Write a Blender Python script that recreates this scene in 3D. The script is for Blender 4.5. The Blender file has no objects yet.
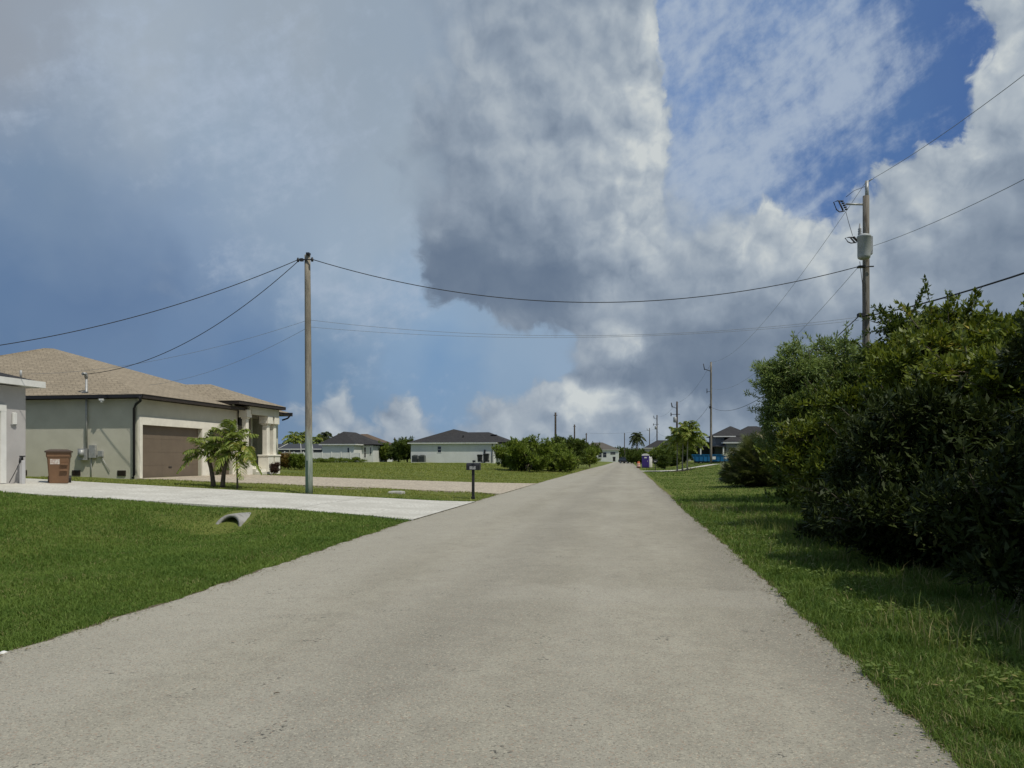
import bpy, math, random
import numpy as np
from mathutils import Vector, Matrix

sc = bpy.context.scene
COL = sc.collection
random.seed(7)
RNG = np.random.default_rng(11)
R = math.radians

# ------------------------------------------------------------------ camera
F, CX, HZ, CAMZ = 740.0, 512.0, 458.0, 1.6
YAW = math.atan(115 / 740.0)
SY, CY = math.sin(YAW), math.cos(YAW)
cam_d = bpy.data.cameras.new('camera'); cam = bpy.data.objects.new('camera', cam_d)
COL.objects.link(cam); sc.camera = cam
cam.location = (0, 0, CAMZ); cam.rotation_euler = (R(90), 0, YAW)
cam_d.sensor_width = 36; cam_d.lens = F / 1024 * 36; cam_d.shift_y = 74 / 1024
cam_d.clip_start = 0.05; cam_d.clip_end = 9000

def at(px, d, py=None):
    """world point on the view ray of a pixel at depth d (z from py)"""
    r = (px - CX) / F * d
    x = r * CY - d * SY; y = r * SY + d * CY
    z = CAMZ - (py - HZ) * d / F if py is not None else 0
    return x, y, z

def sstep(a, b, x):
    t = np.clip((x - a) / (b - a), 0, 1)
    return t * t * (3 - 2 * t)

def LE(y):
    """left edge of the road, which widens a little by the driveways"""
    return -np.interp(y, [0, 8, 18, 45, 110, 160], [5.0, 5.0, 5.42, 5.55, 5.5, 5.0])

def H(x, y):
    """height of the ground; works on numbers and arrays"""
    x = np.asarray(x, float); y = np.asarray(y, float)
    l = np.interp(-x, [5.6, 23, 60, 200], [0, 0.774, 0.95, 1.0])
    sw = 0.30 * np.exp(-((x + 9.5) / 1.9) ** 2) * (1 - sstep(15.4, 18.2, y)) * sstep(-6, 2, y)
    sw = sw + 0.22 * np.exp(-((x + 9.7) / .75) ** 2 - ((y - 16.2) / .8) ** 2)
    rf = np.interp(x, [2.4, 5, 6, 7, 10.5, 200], [0, .04, .10, .30, .85, .95])
    rn = np.interp(x, [2.4, 4.5, 10, 200], [0, .0, .25, .95])
    k = sstep(48, 78, y)
    r = rn * (1 - k) + rf * k
    h = np.where(x < -1, l - sw, r)
    h = h - 0.035 * sstep(-1.0, 2.0, 1 - np.abs(x + 1.6) / 3.4) * 0 
    und = 0.02 * (np.sin(x * 1.3 + y * .7) + np.sin(y * 1.9 - x * .5)) * sstep(0.9, 2.2, np.abs(x + 1.585) - 3.315)
    ff = sstep(300, 420, y)
    return h * 1.0 + und * (np.abs(y) < 200)

def ground_at(px, py):
    d = 2.0
    while d < 600:
        x, y, z = at(px, d, py)
        if z <= float(H(x, y)): return x, y, float(H(x, y))
        d += 0.02 + d * .001
    return at(px, d, py)

# ------------------------------------------------------------------ objects
def tag(o, label=None, cat=None, group=None, kind=None):
    if label: o['label'] = label
    if cat: o['category'] = cat
    if group: o['group'] = group
    if kind: o['kind'] = kind
    return o

def empty(name, loc, label, cat, group=None, rz=0):
    o = bpy.data.objects.new(name, None); COL.objects.link(o)
    o.location = loc; o.rotation_euler = (0, 0, rz); o.empty_display_size = .3
    return tag(o, label, cat, group)

def copy_tree(o, parent=None):
    c = o.copy(); COL.objects.link(c)
    if parent is not None: c.parent = parent
    for ch in list(o.children): copy_tree(ch, c)
    return c

class MB:
    def __init__(s): s.v = []; s.f = []; s.sm = []
    def add(s, vs, fs, smooth=False):
        b = len(s.v); s.v += [tuple(v) for v in vs]
        for f in fs: s.f.append([b + i for i in f]); s.sm.append(smooth)
        return s
    def box(s, x0, x1, y0, y1, z0, z1):
        v = [(x0,y0,z0),(x1,y0,z0),(x1,y1,z0),(x0,y1,z0),(x0,y0,z1),(x1,y0,z1),(x1,y1,z1),(x0,y1,z1)]
        return s.add(v, [(0,3,2,1),(4,5,6,7),(0,1,5,4),(1,2,6,5),(2,3,7,6),(3,0,4,7)])
    def bbox(s, x0, x1, y0, y1, z0, z1, b=.02):
        """box with bevelled vertical edges and top"""
        p = [(x0+b,y0),(x1-b,y0),(x1,y0+b),(x1,y1-b),(x1-b,y1),(x0+b,y1),(x0,y1-b),(x0,y0+b)]
        cx, cy = (x0+x1)/2, (y0+y1)/2
        def ins(q): return (q[0]-math.copysign(b, q[0]-cx), q[1]-math.copysign(b, q[1]-cy))
        v = [(q[0],q[1],z0) for q in p]+[(q[0],q[1],z1-b) for q in p]+[(*ins(q),z1) for q in p]
        f = [tuple(range(7,-1,-1)), tuple(range(16,24))]
        for k in (0,8):
            for i in range(8): j=(i+1)%8; f.append((k+i,k+j,k+8+j,k+8+i))
        return s.add(v, f)
    def tube(s, pts, rad, n=8, cap=True, smooth=True):
        pts = [Vector(p) for p in pts]
        if not isinstance(rad, (list, tuple)): rad = [rad]*len(pts)
        vs = []; up = Vector((0,0,1))
        for i, p in enumerate(pts):
            t = (pts[min(i+1,len(pts)-1)] - pts[max(i-1,0)]).normalized()
            a = t.cross(up) if abs(t.z) < .95 else t.cross(Vector((0,1,0)))
            a.normalize(); b = t.cross(a).normalized()
            for k in range(n):
                q = 2*math.pi*k/n
                vs.append(p + (a*math.cos(q) + b*math.sin(q))*rad[i])
        fs = []
        for i in range(len(pts)-1):
            for k in range(n):
                j = (k+1)%n; fs.append((i*n+k, i*n+j, (i+1)*n+j, (i+1)*n+k))
        s.add(vs, fs, smooth)
        if cap:
            b = len(s.v)-len(vs)
            s.f.append([b+k for k in range(n)]); s.sm.append(False)
            s.f.append([b+(len(pts)-1)*n+k for k in range(n-1,-1,-1)]); s.sm.append(False)
        return s
    def lathe(s, prof, c=(0,0), n=16, smooth=True):
        vs = [(c[0]+r*math.cos(2*math.pi*k/n), c[1]+r*math.sin(2*math.pi*k/n), z) for r, z in prof for k in range(n)]
        fs = [(i*n+k, i*n+(k+1)%n, (i+1)*n+(k+1)%n, (i+1)*n+k) for i in range(len(prof)-1) for k in range(n)]
        fs.append(tuple(range(n-1,-1,-1))); fs.append(tuple((len(prof)-1)*n+k for k in range(n)))
        return s.add(vs, fs, smooth)
    def prism(s, poly, y0, y1, axis='y'):
        """poly of (a,z) extruded along axis"""
        n = len(poly)
        if axis == 'y': v = [(a,y0,z) for a,z in poly]+[(a,y1,z) for a,z in poly]
        elif axis == 'x': v = [(y0,a,z) for a,z in poly]+[(y1,a,z) for a,z in poly]
        else: v = [(a,b,y0) for a,b in poly]+[(a,b,y1) for a,b in poly]
        return s.add(v, [tuple(range(n)), tuple(range(2*n-1,n-1,-1))]+[(i,(i+1)%n,n+(i+1)%n,n+i) for i in range(n)])
    def build(s, name, m, parent=None, off=None):
        if off is None and parent is not None:
            p = parent
            off = (0,0,0)
            while p is not None:
                off = tuple(a+b for a,b in zip(off, p.location)); p = p.parent
        off = off or (0,0,0)
        me = bpy.data.meshes.new(name)
        me.from_pydata([(v[0]-off[0], v[1]-off[1], v[2]-off[2]) for v in s.v], [], s.f)
        me.polygons.foreach_set('use_smooth', s.sm); me.update()
        import bmesh
        bm = bmesh.new(); bm.from_mesh(me); bmesh.ops.recalc_face_normals(bm, faces=bm.faces); bm.to_mesh(me); bm.free()
        me.materials.append(m)
        o = bpy.data.objects.new(name, me); COL.objects.link(o)
        if parent is not None: o.parent = parent
        return o

def npmesh(name, V, Fq, m, parent=None, nper=4, smooth=False, off=None):
    """numpy mesh: V (n,3); Fq (k,nper)"""
    if parent is not None and off is None:
        p = parent; off = np.zeros(3)
        while p is not None: off = off + np.array(p.location); p = p.parent
    if off is not None: V = V - np.asarray(off)
    me = bpy.data.meshes.new(name)
    me.vertices.add(len(V)); me.vertices.foreach_set('co', V.astype(np.float32).ravel())
    k = len(Fq); me.loops.add(k*nper); me.loops.foreach_set('vertex_index', Fq.astype(np.int32).ravel())
    me.polygons.add(k); me.polygons.foreach_set('loop_start', np.arange(0, k*nper, nper, dtype=np.int32))
    me.polygons.foreach_set('loop_total', np.full(k, nper, dtype=np.int32))
    if smooth: me.polygons.foreach_set('use_smooth', np.ones(k, dtype=bool))
    me.materials.append(m); me.update(calc_edges=True); me.validate()
    o = bpy.data.objects.new(name, me); COL.objects.link(o)
    if parent is not None: o.parent = parent
    return o

# ------------------------------------------------------------------ materials
class G:
    """tiny node-graph helper"""
    def __init__(s, tree): s.t = tree; s.n = tree.nodes; s.l = tree.links
    def node(s, ty, ins=None, out=0, **kw):
        n = s.n.new(ty)
        for k, v in kw.items(): setattr(n, k, v)
        for k, v in (ins or {}).items():
            i = n.inputs[k]
            if isinstance(v, bpy.types.NodeSocket): s.l.new(v, i)
            elif v is not None: i.default_value = v
        return n if out is None else n.outputs[out]
    def m(s, op, a, b=None, c=None, clamp=False):
        d = {0: a}
        if b is not None: d[1] = b
        if c is not None: d[2] = c
        return s.node('ShaderNodeMath', d, operation=op, use_clamp=clamp)
    def vm(s, op, a, b=None, out=0, scale=None):
        d = {0: a}
        if b is not None: d[1] = b
        if scale is not None: d['Scale'] = scale
        return s.node('ShaderNodeVectorMath', d, out=out, operation=op)
    def noise(s, vec, scale, detail=4, rough=.5, out=0, dist=0, lac=2.0):
        return s.node('ShaderNodeTexNoise', {'Vector': vec, 'Scale': scale, 'Detail': detail, 'Roughness': rough, 'Distortion': dist, 'Lacunarity': lac}, out=out)
    def mix(s, fac, a, b, blend='MIX'):
        n = s.n.new('ShaderNodeMix'); n.data_type = 'RGBA'; n.blend_type = blend
        for k, v in ((0, fac), (6, a), (7, b)):
            if isinstance(v, bpy.types.NodeSocket): s.l.new(v, n.inputs[k])
            else: n.inputs[k].default_value = (tuple(v)+(1,))[:4] if k else v
        return n.outputs[2]
    def step(s, x, a, b, lo=0., hi=1.):
        return s.node('ShaderNodeMapRange', {0: x, 1: a, 2: b, 3: lo, 4: hi}, interpolation_type='SMOOTHSTEP')
    def rgb(s, c): return (c[0], c[1], c[2], 1)

def newmat(name):
    m = bpy.data.materials.new(name); m.use_nodes = True; m.node_tree.nodes.clear()
    g = G(m.node_tree)
    o = g.n.new('ShaderNodeOutputMaterial')
    return m, g, o

def pbr(name, c1, c2=None, scale=3., rough=.8, bump=0., bscale=40., fine=None, fscale=60., metal=0., stretch=(1,1,1), spec=.3, detail=6):
    m, g, o = newmat(name)
    tc = g.node('ShaderNodeTexCoord', out=3)
    v = g.vm('MULTIPLY', tc, stretch) if stretch != (1,1,1) else tc
    col = g.rgb(c1)
    if c2:
        n = g.noise(v, scale, detail, .6); col = g.mix(g.step(n, .35, .65), c1, c2)
    if fine:
        n2 = g.noise(v, fscale, 2, .6); col = g.mix(g.step(n2, .45, .62), col, fine)
    b = g.node('ShaderNodeBsdfPrincipled', {'Roughness': rough, 'Metallic': metal, 'Specular IOR Level': spec}, out=None)
    if isinstance(col, bpy.types.NodeSocket): g.l.new(col, b.inputs['Base Color'])
    else: b.inputs['Base Color'].default_value = col
    if bump:
        bn = g.noise(v, bscale, 4, .6)
        g.l.new(g.node('ShaderNodeBump', {'Strength': bump, 'Distance': .02, 'Height': bn}), b.inputs['Normal'])
    g.l.new(b.outputs[0], o.inputs[0])
    return m

def leafmat(name, ca, cb, cc=None, rough=.45, trans=.3, pc=.85, spec=.35, patch=1.0, ps=1.1):
    """leaf: colour varies from leaf to leaf and in clumps; some light passes through"""
    m, g, o = newmat(name)
    geo = g.node('ShaderNodeNewGeometry', out=None)
    rnd = geo.outputs['Random Per Island']
    n = g.noise(geo.outputs['Position'], ps, 4, .6)
    f = g.m('ADD', g.m('MULTIPLY', rnd, .6), g.m('MULTIPLY', g.m('SUBTRACT', n, .3 if patch == 1.0 else .42), patch), clamp=True)
    col = g.mix(f, ca, cb)
    if cc: col = g.mix(g.step(g.m('ADD', rnd, g.m('MULTIPLY', g.m('SUBTRACT', g.noise(geo.outputs['Position'], .75, 4, .65), .5), .9)), pc, pc+.12), col, cc)
    b = g.node('ShaderNodeBsdfPrincipled', {'Base Color': col, 'Roughness': rough, 'Specular IOR Level': spec})
    t = g.node('ShaderNodeBsdfTranslucent', {'Color': g.mix(.5, col, (cb[0]*1.3, cb[1]*1.3, cb[2]*.6))})
    mx = g.node('ShaderNodeMixShader', {0: trans, 1: b, 2: t})
    g.l.new(mx, o.inputs[0])
    return m

# ------------------------------------------------------------------ sun and sky
SUN = Vector((.462, -.289, .839)).normalized()
EL = math.asin(SUN.z); AZ = math.atan2(SUN.x, SUN.y)
sl = bpy.data.lights.new('sun', 'SUN'); sl.energy = 3.1; sl.angle = R(.53); sl.color = (1, .94, .82)
so = bpy.data.objects.new('sun', sl); COL.objects.link(so)
so.rotation_euler = SUN.to_track_quat('Z', 'Y').to_euler()

w = bpy.data.worlds.new('World'); sc.world = w; w.use_nodes = True
w.node_tree.nodes.clear(); g = G(w.node_tree)
SK = 7.4
def uv(px, py):
    r = (px-CX)/F
    az = math.atan(r); el = math.atan(-(py-HZ)/F/math.sqrt(1+r*r))
    return az*SK, el*SK
def lin(c):
    return tuple(((v/255+.055)/1.055)**2.4 if v > 10 else v/255/12.92 for v in c)

STR = 0.1
tc = g.node('ShaderNodeTexCoord', out=0)
D = g.vm('NORMALIZE', tc)
sx = g.node('ShaderNodeSeparateXYZ', {0: D}, out=None)
# azimuth measured from the viewing direction of the camera, elevation
dx = g.m('ADD', g.m('MULTIPLY', sx.outputs[0], CY), g.m('MULTIPLY', sx.outputs[1], SY))
dy = g.m('ADD', g.m('MULTIPLY', sx.outputs[0], -SY), g.m('MULTIPLY', sx.outputs[1], CY))
U = g.m('MULTIPLY', g.m('ARCTAN2', dx, dy), SK)
V = g.m('MULTIPLY', g.m('ARCSINE', sx.outputs[2]), SK)
P = g.node('ShaderNodeCombineXYZ', {0: U, 1: V, 2: 0.0})
def warp(P, sc_, amp, det, rough=.55, off=0.):
    q = g.vm('ADD', P, (off, off*.7, 0))
    n = g.node('ShaderNodeTexNoise', {'Vector': q, 'Scale': sc_, 'Detail': det, 'Roughness': rough}, out=1, noise_dimensions='2D')
    return g.vm('ADD', P, g.vm('SCALE', g.vm('MULTIPLY', g.vm('SUBTRACT', n, (.5,.5,.5)), (1,1,0)), scale=amp))
def n2(vec, sc_, det=0., rough=.55):
    return g.node('ShaderNodeTexNoise', {'Vector': vec, 'Scale': sc_, 'Detail': det, 'Roughness': rough}, out=0, noise_dimensions='2D')

def field(P, anchors, pw, soft, rows, cols):
    """a smooth map over azimuth and elevation: anchors (px, py, size, vector) are averaged by
    distance on a rows x cols grid kept in colour ramps, blended between the rows"""
    A = [(*uv(a[0], a[1]), a[2], np.array(a[3], float)) for a in anchors]
    def val(u, v):
        num = 0; den = 0
        for au, av, s_, c_ in A:
            wt = ((math.hypot(u-au, v-av)+soft)/s_)**-pw
            num = num + wt*c_; den += wt
        return num/den
    ng = bpy.data.node_groups.new('sky_field', 'ShaderNodeTree')
    ng.interface.new_socket('P', in_out='INPUT', socket_type='NodeSocketVector')
    ng.interface.new_socket('Field', in_out='OUTPUT', socket_type='NodeSocketColor')
    outer = g; q = G(ng); gi = q.n.new('NodeGroupInput'); go = q.n.new('NodeGroupOutput')
    sp_ = q.node('ShaderNodeSeparateXYZ', {0: gi.outputs[0]}, out=None)
    out = None
    nr = 2 if len(cols) > 32 else 1
    chunks = [cols] if nr == 1 else [cols[:32], cols[31:63]]
    us = []; pend = []
    for ch in chunks:
        us.append(q.m('DIVIDE', q.m('SUBTRACT', sp_.outputs[0], float(ch[0])), float(ch[-1]-ch[0]), clamp=True))
    if len(chunks) == 2: right = q.m('GREATER_THAN', sp_.outputs[0], float(chunks[1][0]))
    for i, v in enumerate(rows):
        res = []
        for ch, ut in zip(chunks, us):
            rp = q.n.new('ShaderNodeValToRGB'); pend.append((ut, rp)); cr = rp.color_ramp; cr.interpolation = 'EASE' if nr == 1 else 'LINEAR'
            for k, u in enumerate(ch):
                p_ = (u-ch[0])/(ch[-1]-ch[0])
                e = cr.elements[0] if k == 0 else (cr.elements[1] if k == 1 else cr.elements.new(p_))
                if k == 1: e.position = p_
                c_ = val(u, v); e.color = (float(c_[0]), float(c_[1]), float(c_[2]), 1)
            res.append(rp.outputs[0])
        r_ = res[0] if len(res) == 1 else q.mix(right, res[0], res[1])
        out = r_ if out is None else q.mix(q.node('ShaderNodeMapRange', {0: sp_.outputs[1], 1: rows[i-1], 2: v}), out, r_)
    for ut, rp in pend: q.l.new(ut, rp.inputs[0])
    q.l.new(out, go.inputs[0])
    gn = outer.n.new('ShaderNodeGroup'); gn.node_tree = ng
    outer.l.new(P, gn.inputs[0])
    return gn.outputs[0]

# clear air behind the clouds
bg = [(0,0,1,(150,158,168)), (150,60,1.3,(164,176,188)), (300,50,1.2,(158,170,182)), (50,190,1.1,(120,141,166)),
      (230,150,1.2,(150,168,187)), (100,290,1.0,(93,118,153)), (0,330,1,(89,116,152)), (230,360,1.0,(93,122,160)),
      (350,260,1.1,(154,172,190)),(300,300,.6,(126,150,177)),(500,335,.7,(146,167,188)),(400,180,.8,(160,174,186)), (420,320,.9,(140,166,193)), (450,375,.9,(115,148,184)), (330,385,.8,(102,132,164)),
      (350,60,1,(150,165,180)), (200,230,.9,(128,150,178)), (560,350,.8,(142,164,188)), (480,440,.7,(128,152,178)), (300,440,.6,(110,137,168)), (100,420,.8,(97,124,158)),
      (700,120,.7,(112,142,188)), (760,100,.8,(92,124,172)), (900,70,.9,(78,110,160)), (940,140,.9,(70,104,158)), (870,155,.9,(78,112,163)),
      (800,150,.7,(86,118,168)), (720,200,.8,(130,152,182)), (830,210,.5,(74,110,170)), (890,205,.4,(86,120,176)), (960,40,.8,(68,100,155)), (680,30,.8,(110,138,182)), (800,30,.9,(98,130,178)),
      (700,420,.9,(120,142,165)), (800,400,.9,(120,138,160)), (1000,350,1,(118,134,154)), (640,440,.7,(130,150,172)),
      (-900,200,3,(92,122,165)), (1900,200,3,(120,135,155))]
Pb = warp(P, .9, .9, 4, .55)
cbg = field(Pb, [(a,b,c,lin(v)) for a,b,c,v in bg], 4.0, .25, [i*.46 for i in range(13)], list(np.linspace(-5.2, 5.2, 31)))
sky = g.node('ShaderNodeTexSky', sky_type='NISHITA', sun_disc=False, sun_elevation=EL, sun_rotation=AZ, altitude=0, air_density=1.0, dust_density=1.0, ozone_density=2.0)
base = g.mix(.06, g.vm('SCALE', cbg, scale=1/STR), sky)

# high streaky cloud in the upper right
ca, sa = math.cos(R(28)), math.sin(R(28))
Us = g.m('ADD', g.m('MULTIPLY', U, ca), g.m('MULTIPLY', V, sa))
Vs = g.m('SUBTRACT', g.m('MULTIPLY', V, ca), g.m('MULTIPLY', U, sa))
Ps = g.node('ShaderNodeCombineXYZ', {0: g.m('MULTIPLY', Us, .34), 1: Vs, 2: 3.1})
ns = n2(warp(Ps, 2., .3, 3), 1.25, 8, .62)
ns2 = n2(P, 6.5, 5, .6)
ns = g.m('ADD', g.m('MULTIPLY', ns, .72), g.m('MULTIPLY', ns2, .28))
reg = g.node('ShaderNodeSeparateXYZ', {0: field(P, [(700,30,1,(.62,0,0)),(790,60,1,(.60,0,0)),(700,170,1,(.50,0,0)),(850,30,.8,(.60,0,0)),(740,120,.9,(.40,0,0)),(840,100,.7,(.56,0,0)),(800,140,.7,(.36,0,0)),
        (930,90,.9,(.2,0,0)),(900,60,.5,(.34,0,0)),(885,95,.4,(.46,0,0)),(900,135,.9,(.2,0,0)),(960,20,.8,(0.05,0,0)),(760,200,1,(.62,0,0)),(870,180,.6,(.42,0,0)),(950,170,.6,(.4,0,0)),(820,208,.35,(.1,0,0)),(885,208,.3,(.1,0,0)),(500,200,2.0,(.3,0,0)),(250,100,2.0,(.32,0,0)),
        (100,350,1.6,(0,0,0)),(500,380,1.2,(.15,0,0)),(750,400,1,(.3,0,0)),(-900,200,3,(.3,0,0)),(1900,200,3,(.4,0,0))], 4., .2, [i*.5 for i in range(12)], list(np.linspace(-5.2, 5.2, 31)))})
cir = g.step(g.m('ADD', ns, g.m('MULTIPLY', g.m('SUBTRACT', reg, .5), .62)), .34, .66, 0, .88)
base = g.mix(cir, base, tuple(v/STR for v in lin((168,182,200))))

# cumulus: anchors (px, py, size, opacity, brightness)
cu = [(500,15,.8,.9,.50,.9),(450,20,.6,.6,.54,1),(560,15,.8,1,.50,.6),(610,20,.6,1,.58,.3),(645,20,.5,1,.74,.2),(480,70,.8,.9,.54,.8),(430,75,.6,.45,.56,1),(560,80,.8,1,.56,.5),(610,80,.6,1,.62,.3),(642,90,.6,1,.84,.2),
      (645,150,.6,1,.92,.2),(610,160,.6,1,.70,.3),(638,215,.6,1,.86,.25),(600,215,.6,1,.60,.5),(640,262,.5,.95,.74,.6),(560,150,.7,1,.60,.5),(520,120,.6,1,.62,.5),(475,125,.6,1,.50,.7),(435,128,.42,.85,.38,.6),(432,165,.35,.6,.44,.8),
      (520,190,.6,1,.50,.5),(475,190,.6,1,.44,.5),(440,215,.45,.75,.40,.5),(500,235,.7,1,.32,.5),(455,255,.6,1,.12,.35),(440,282,.5,1,.14,.3),(490,288,.6,1,.08,.3),(545,286,.6,1,.11,.35),(590,272,.5,1,.26,.5),(590,240,.5,1,.50,.6),(555,235,.4,1,.48,.5),(615,285,.4,.9,.45,.6),
      (388,182,.34,.9,.38,.5),(372,205,.26,.6,.44,.6),(400,205,.28,.7,.45,.7),(412,160,.3,.6,.42,.8),
      (385,110,.5,0,.5,1),(350,200,.8,0,.5,1),(395,255,.5,0,.5,.5),(405,300,.5,0,.5,.5),(380,30,1,0.1,.5,1),(200,100,2,0,.5,1),(200,300,2,0,.5,1),(450,316,.4,0,.5,.3),(495,312,.25,.2,.6,.4),(545,300,.28,.25,.62,.5),
      (676,20,.45,0,.6,.2),(655,45,.28,.9,.8,.3),(680,80,.5,0,.6,.2),(664,110,.3,.9,.84,.3),(684,150,.5,0,.6,.3),(660,190,.3,.95,.84,.4),(690,190,.5,.2,.6,.6),(700,60,.8,0,.6,.2),(770,60,1,0,.6,.2),(850,90,1,0,.6,.2),(925,60,.8,0,.6,.2),(935,120,.7,0,.6,.2),(800,160,.9,0,.7,.3),(955,30,.5,0,.6,.2),(962,85,.4,0,.6,.2),(740,160,.8,0,.6,.4),(860,160,.6,0,.6,.2),
      (515,322,.35,.85,.34,.3),(555,322,.4,1,.26,.3),(590,318,.4,1,.34,.4),(600,300,.4,.85,.62,.6),(480,345,.7,0,.4,.4),(530,362,.5,0,.4,.4),(420,370,1,0,.4,.4),(565,350,.3,.2,.5,.4),
      (600,345,.4,1,.70,.4),(588,362,.3,.9,.30,.3),(628,345,.45,1,.74,.4),(640,375,.5,1,.16,.3),(610,375,.4,1,.22,.3),(680,335,.6,1,.26,.4),(720,360,.8,1,.14,.4),(780,345,.8,1,.24,.5),(840,335,.8,1,.40,.5),(740,318,.6,1,.34,.5),(690,385,.6,1,.14,.3),
      (750,385,.6,1,.22,.4),(820,380,.8,1,.34,.5),(660,312,.5,1,.42,.5),(700,295,.6,1,.54,.5),(660,285,.5,1,.58,.6),
      (322,412,.45,1,.66,.3),(340,402,.35,1,.80,.2),(350,428,.4,.9,.56,.5),(412,408,.42,1,.84,.2),(395,422,.45,1,.70,.3),(425,430,.35,.8,.52,.5),(370,398,.35,0,.5,.3),(380,410,.2,.3,.5,.3),(440,400,.35,0,.5,.3),(300,385,.5,0,.5,.3),(470,390,.4,0,.5,.4),(385,375,.5,0,.5,.3),
      (490,412,.35,1,.62,.3),(515,402,.35,1,.70,.3),(540,398,.35,1,.72,.3),(565,400,.3,1,.78,.25),(590,385,.40,1,1.0,.2),(575,412,.45,1,.84,.3),(612,394,.42,1,.98,.25),(640,404,.42,1,.80,.3),(665,412,.4,1,.66,.4),(510,378,.4,0,.5,.3),(545,374,.3,0,.5,.3),(566,378,.2,.8,.8,.2),
      (690,412,.5,1,.54,.5),(740,418,.5,.9,.44,.6),(700,435,.4,.7,.46,.8),(600,435,.6,.8,.56,.7),(540,430,.6,.8,.58,.7),(480,435,.5,.7,.50,.7),(640,440,.6,.7,.50,.8),(800,410,.6,.9,.42,.6),
      (665,230,.5,.5,.62,.8),(700,225,.5,.5,.66,.6),(735,237,.35,1,.92,.2),(765,212,.35,1,.94,.15),(785,205,.3,1,.96,.15),(790,228,.4,1,.90,.3),(770,255,.6,1,.74,.4),(815,235,.4,1,.88,.3),(838,250,.4,1,.86,.4),(700,262,.6,.9,.56,.6),(800,285,.7,1,.62,.5),(740,285,.6,1,.62,.5),
      (850,285,.6,1,.58,.5),(824,207,.26,0,.7,.2),(806,190,.3,0,.7,.2),(850,193,.3,1,.92,.2),(878,205,.24,.1,.6,.2),(900,178,.5,1,.74,.3),(940,158,.45,1,.88,.2),(975,148,.4,1,.96,.2),(920,215,.6,1,.70,.5),(900,260,.7,1,.46,.5),
      (985,195,.5,1,.50,.4),(1010,180,.6,1,.40,.4),(1000,240,.8,1,.36,.5),(960,280,.8,1,.42,.5),(900,300,.6,1,.60,.5),(1015,290,.9,1,.34,.5),(940,245,.6,1,.50,.5),(870,250,.5,1,.70,.4),
      (1000,50,.6,1,.88,.2),(1015,100,.6,1,.68,.3),(1000,15,.5,1,.90,.2),(990,105,.35,1,.80,.2),(1060,60,1,1,.6,.3),(1010,140,.5,1,.76,.3),
      (1000,360,1,1,.44,.5),(-900,250,3,.2,.5,1),(1900,250,3,.8,.5,1),(700,700,2,.3,.4,1)]
W1 = warp(P, 1.9, .42, 3, .5, 6.5)
W2 = warp(W1, 5.5, .19, 6, .64, 9.)
c_at = field(W2, [(a,b,s_,(al,br,so_)) for a,b,s_,al,br,so_ in cu], 5.0, .10, [i*.225 for i in range(25)], list(np.linspace(-4.9, 5.1, 63)))
sp = g.node('ShaderNodeSeparateXYZ', {0: c_at}, out=None)
# billows: soft relief lit from the upper right
def fb(q):
    a = n2(q, 1.6, 6., .5)
    b2 = g.m('ABSOLUTE', g.m('SUBTRACT', n2(q, 2.6), .5))
    b3 = g.m('ABSOLUTE', g.m('SUBTRACT', n2(q, 6.3, 2.), .5))
    return g.m('ADD', a, g.m('ADD', g.m('MULTIPLY', b2, .42), g.m('MULTIPLY', b3, .17)))
PW = warp(P, 3.0, .14, 3, .55, 2.)
f0 = fb(PW); f1 = fb(g.vm('ADD', PW, (.07, .10, 0)))
rel = g.m('SUBTRACT', f0, f1)
al = g.m('ADD', sp.outputs[0], g.m('MULTIPLY', g.m('SUBTRACT', f0, .58), .75))
sw = g.m('MULTIPLY', sp.outputs[2], .42)
alpha = g.step(al, g.m('SUBTRACT', .46, sw), g.m('ADD', g.m('ADD', .50, sw), .05))
br = g.m('ADD', sp.outputs[1], g.m('MULTIPLY', rel, g.m('ADD', g.m('MULTIPLY', g.m('POWER', sp.outputs[1], 1.7), 1.75), .05)))
br = g.m('ADD', br, g.m('MULTIPLY', g.m('SUBTRACT', f0, .58), .16), clamp=True)
rp = g.n.new('ShaderNodeValToRGB'); g.l.new(br, rp.inputs[0])
cr = rp.color_ramp
for i, (p_, c_) in enumerate([(0,(93,110,133)),(.25,(115,130,149)),(.5,(144,157,172)),(.75,(172,182,191)),(1,(200,206,207))]):
    e = cr.elements[i] if i < 2 else cr.elements.new(p_)
    e.position = p_; e.color = (*[v/STR*1.0 for v in lin(c_)], 1)
final = g.mix(alpha, base, rp.outputs[0])
# thin air glow close to the horizon
hz = g.step(V, 0.0, .4, .18, 0.)
final = g.mix(hz, final, tuple(v/STR for v in lin((134,152,172))))
bgn = g.node('ShaderNodeBackground', {0: final, 1: STR})
wo = g.n.new('ShaderNodeOutputWorld'); g.l.new(bgn, wo.inputs[0])
w.cycles.sampling_method = 'MANUAL'; w.cycles.sample_map_resolution = 512

vs = sc.view_settings
sc.display_settings.display_device = 'sRGB'
vs.view_transform = 'Standard'; vs.look = 'None'; vs.exposure = 0; vs.gamma = 1; vs.use_curve_mapping = False

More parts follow.
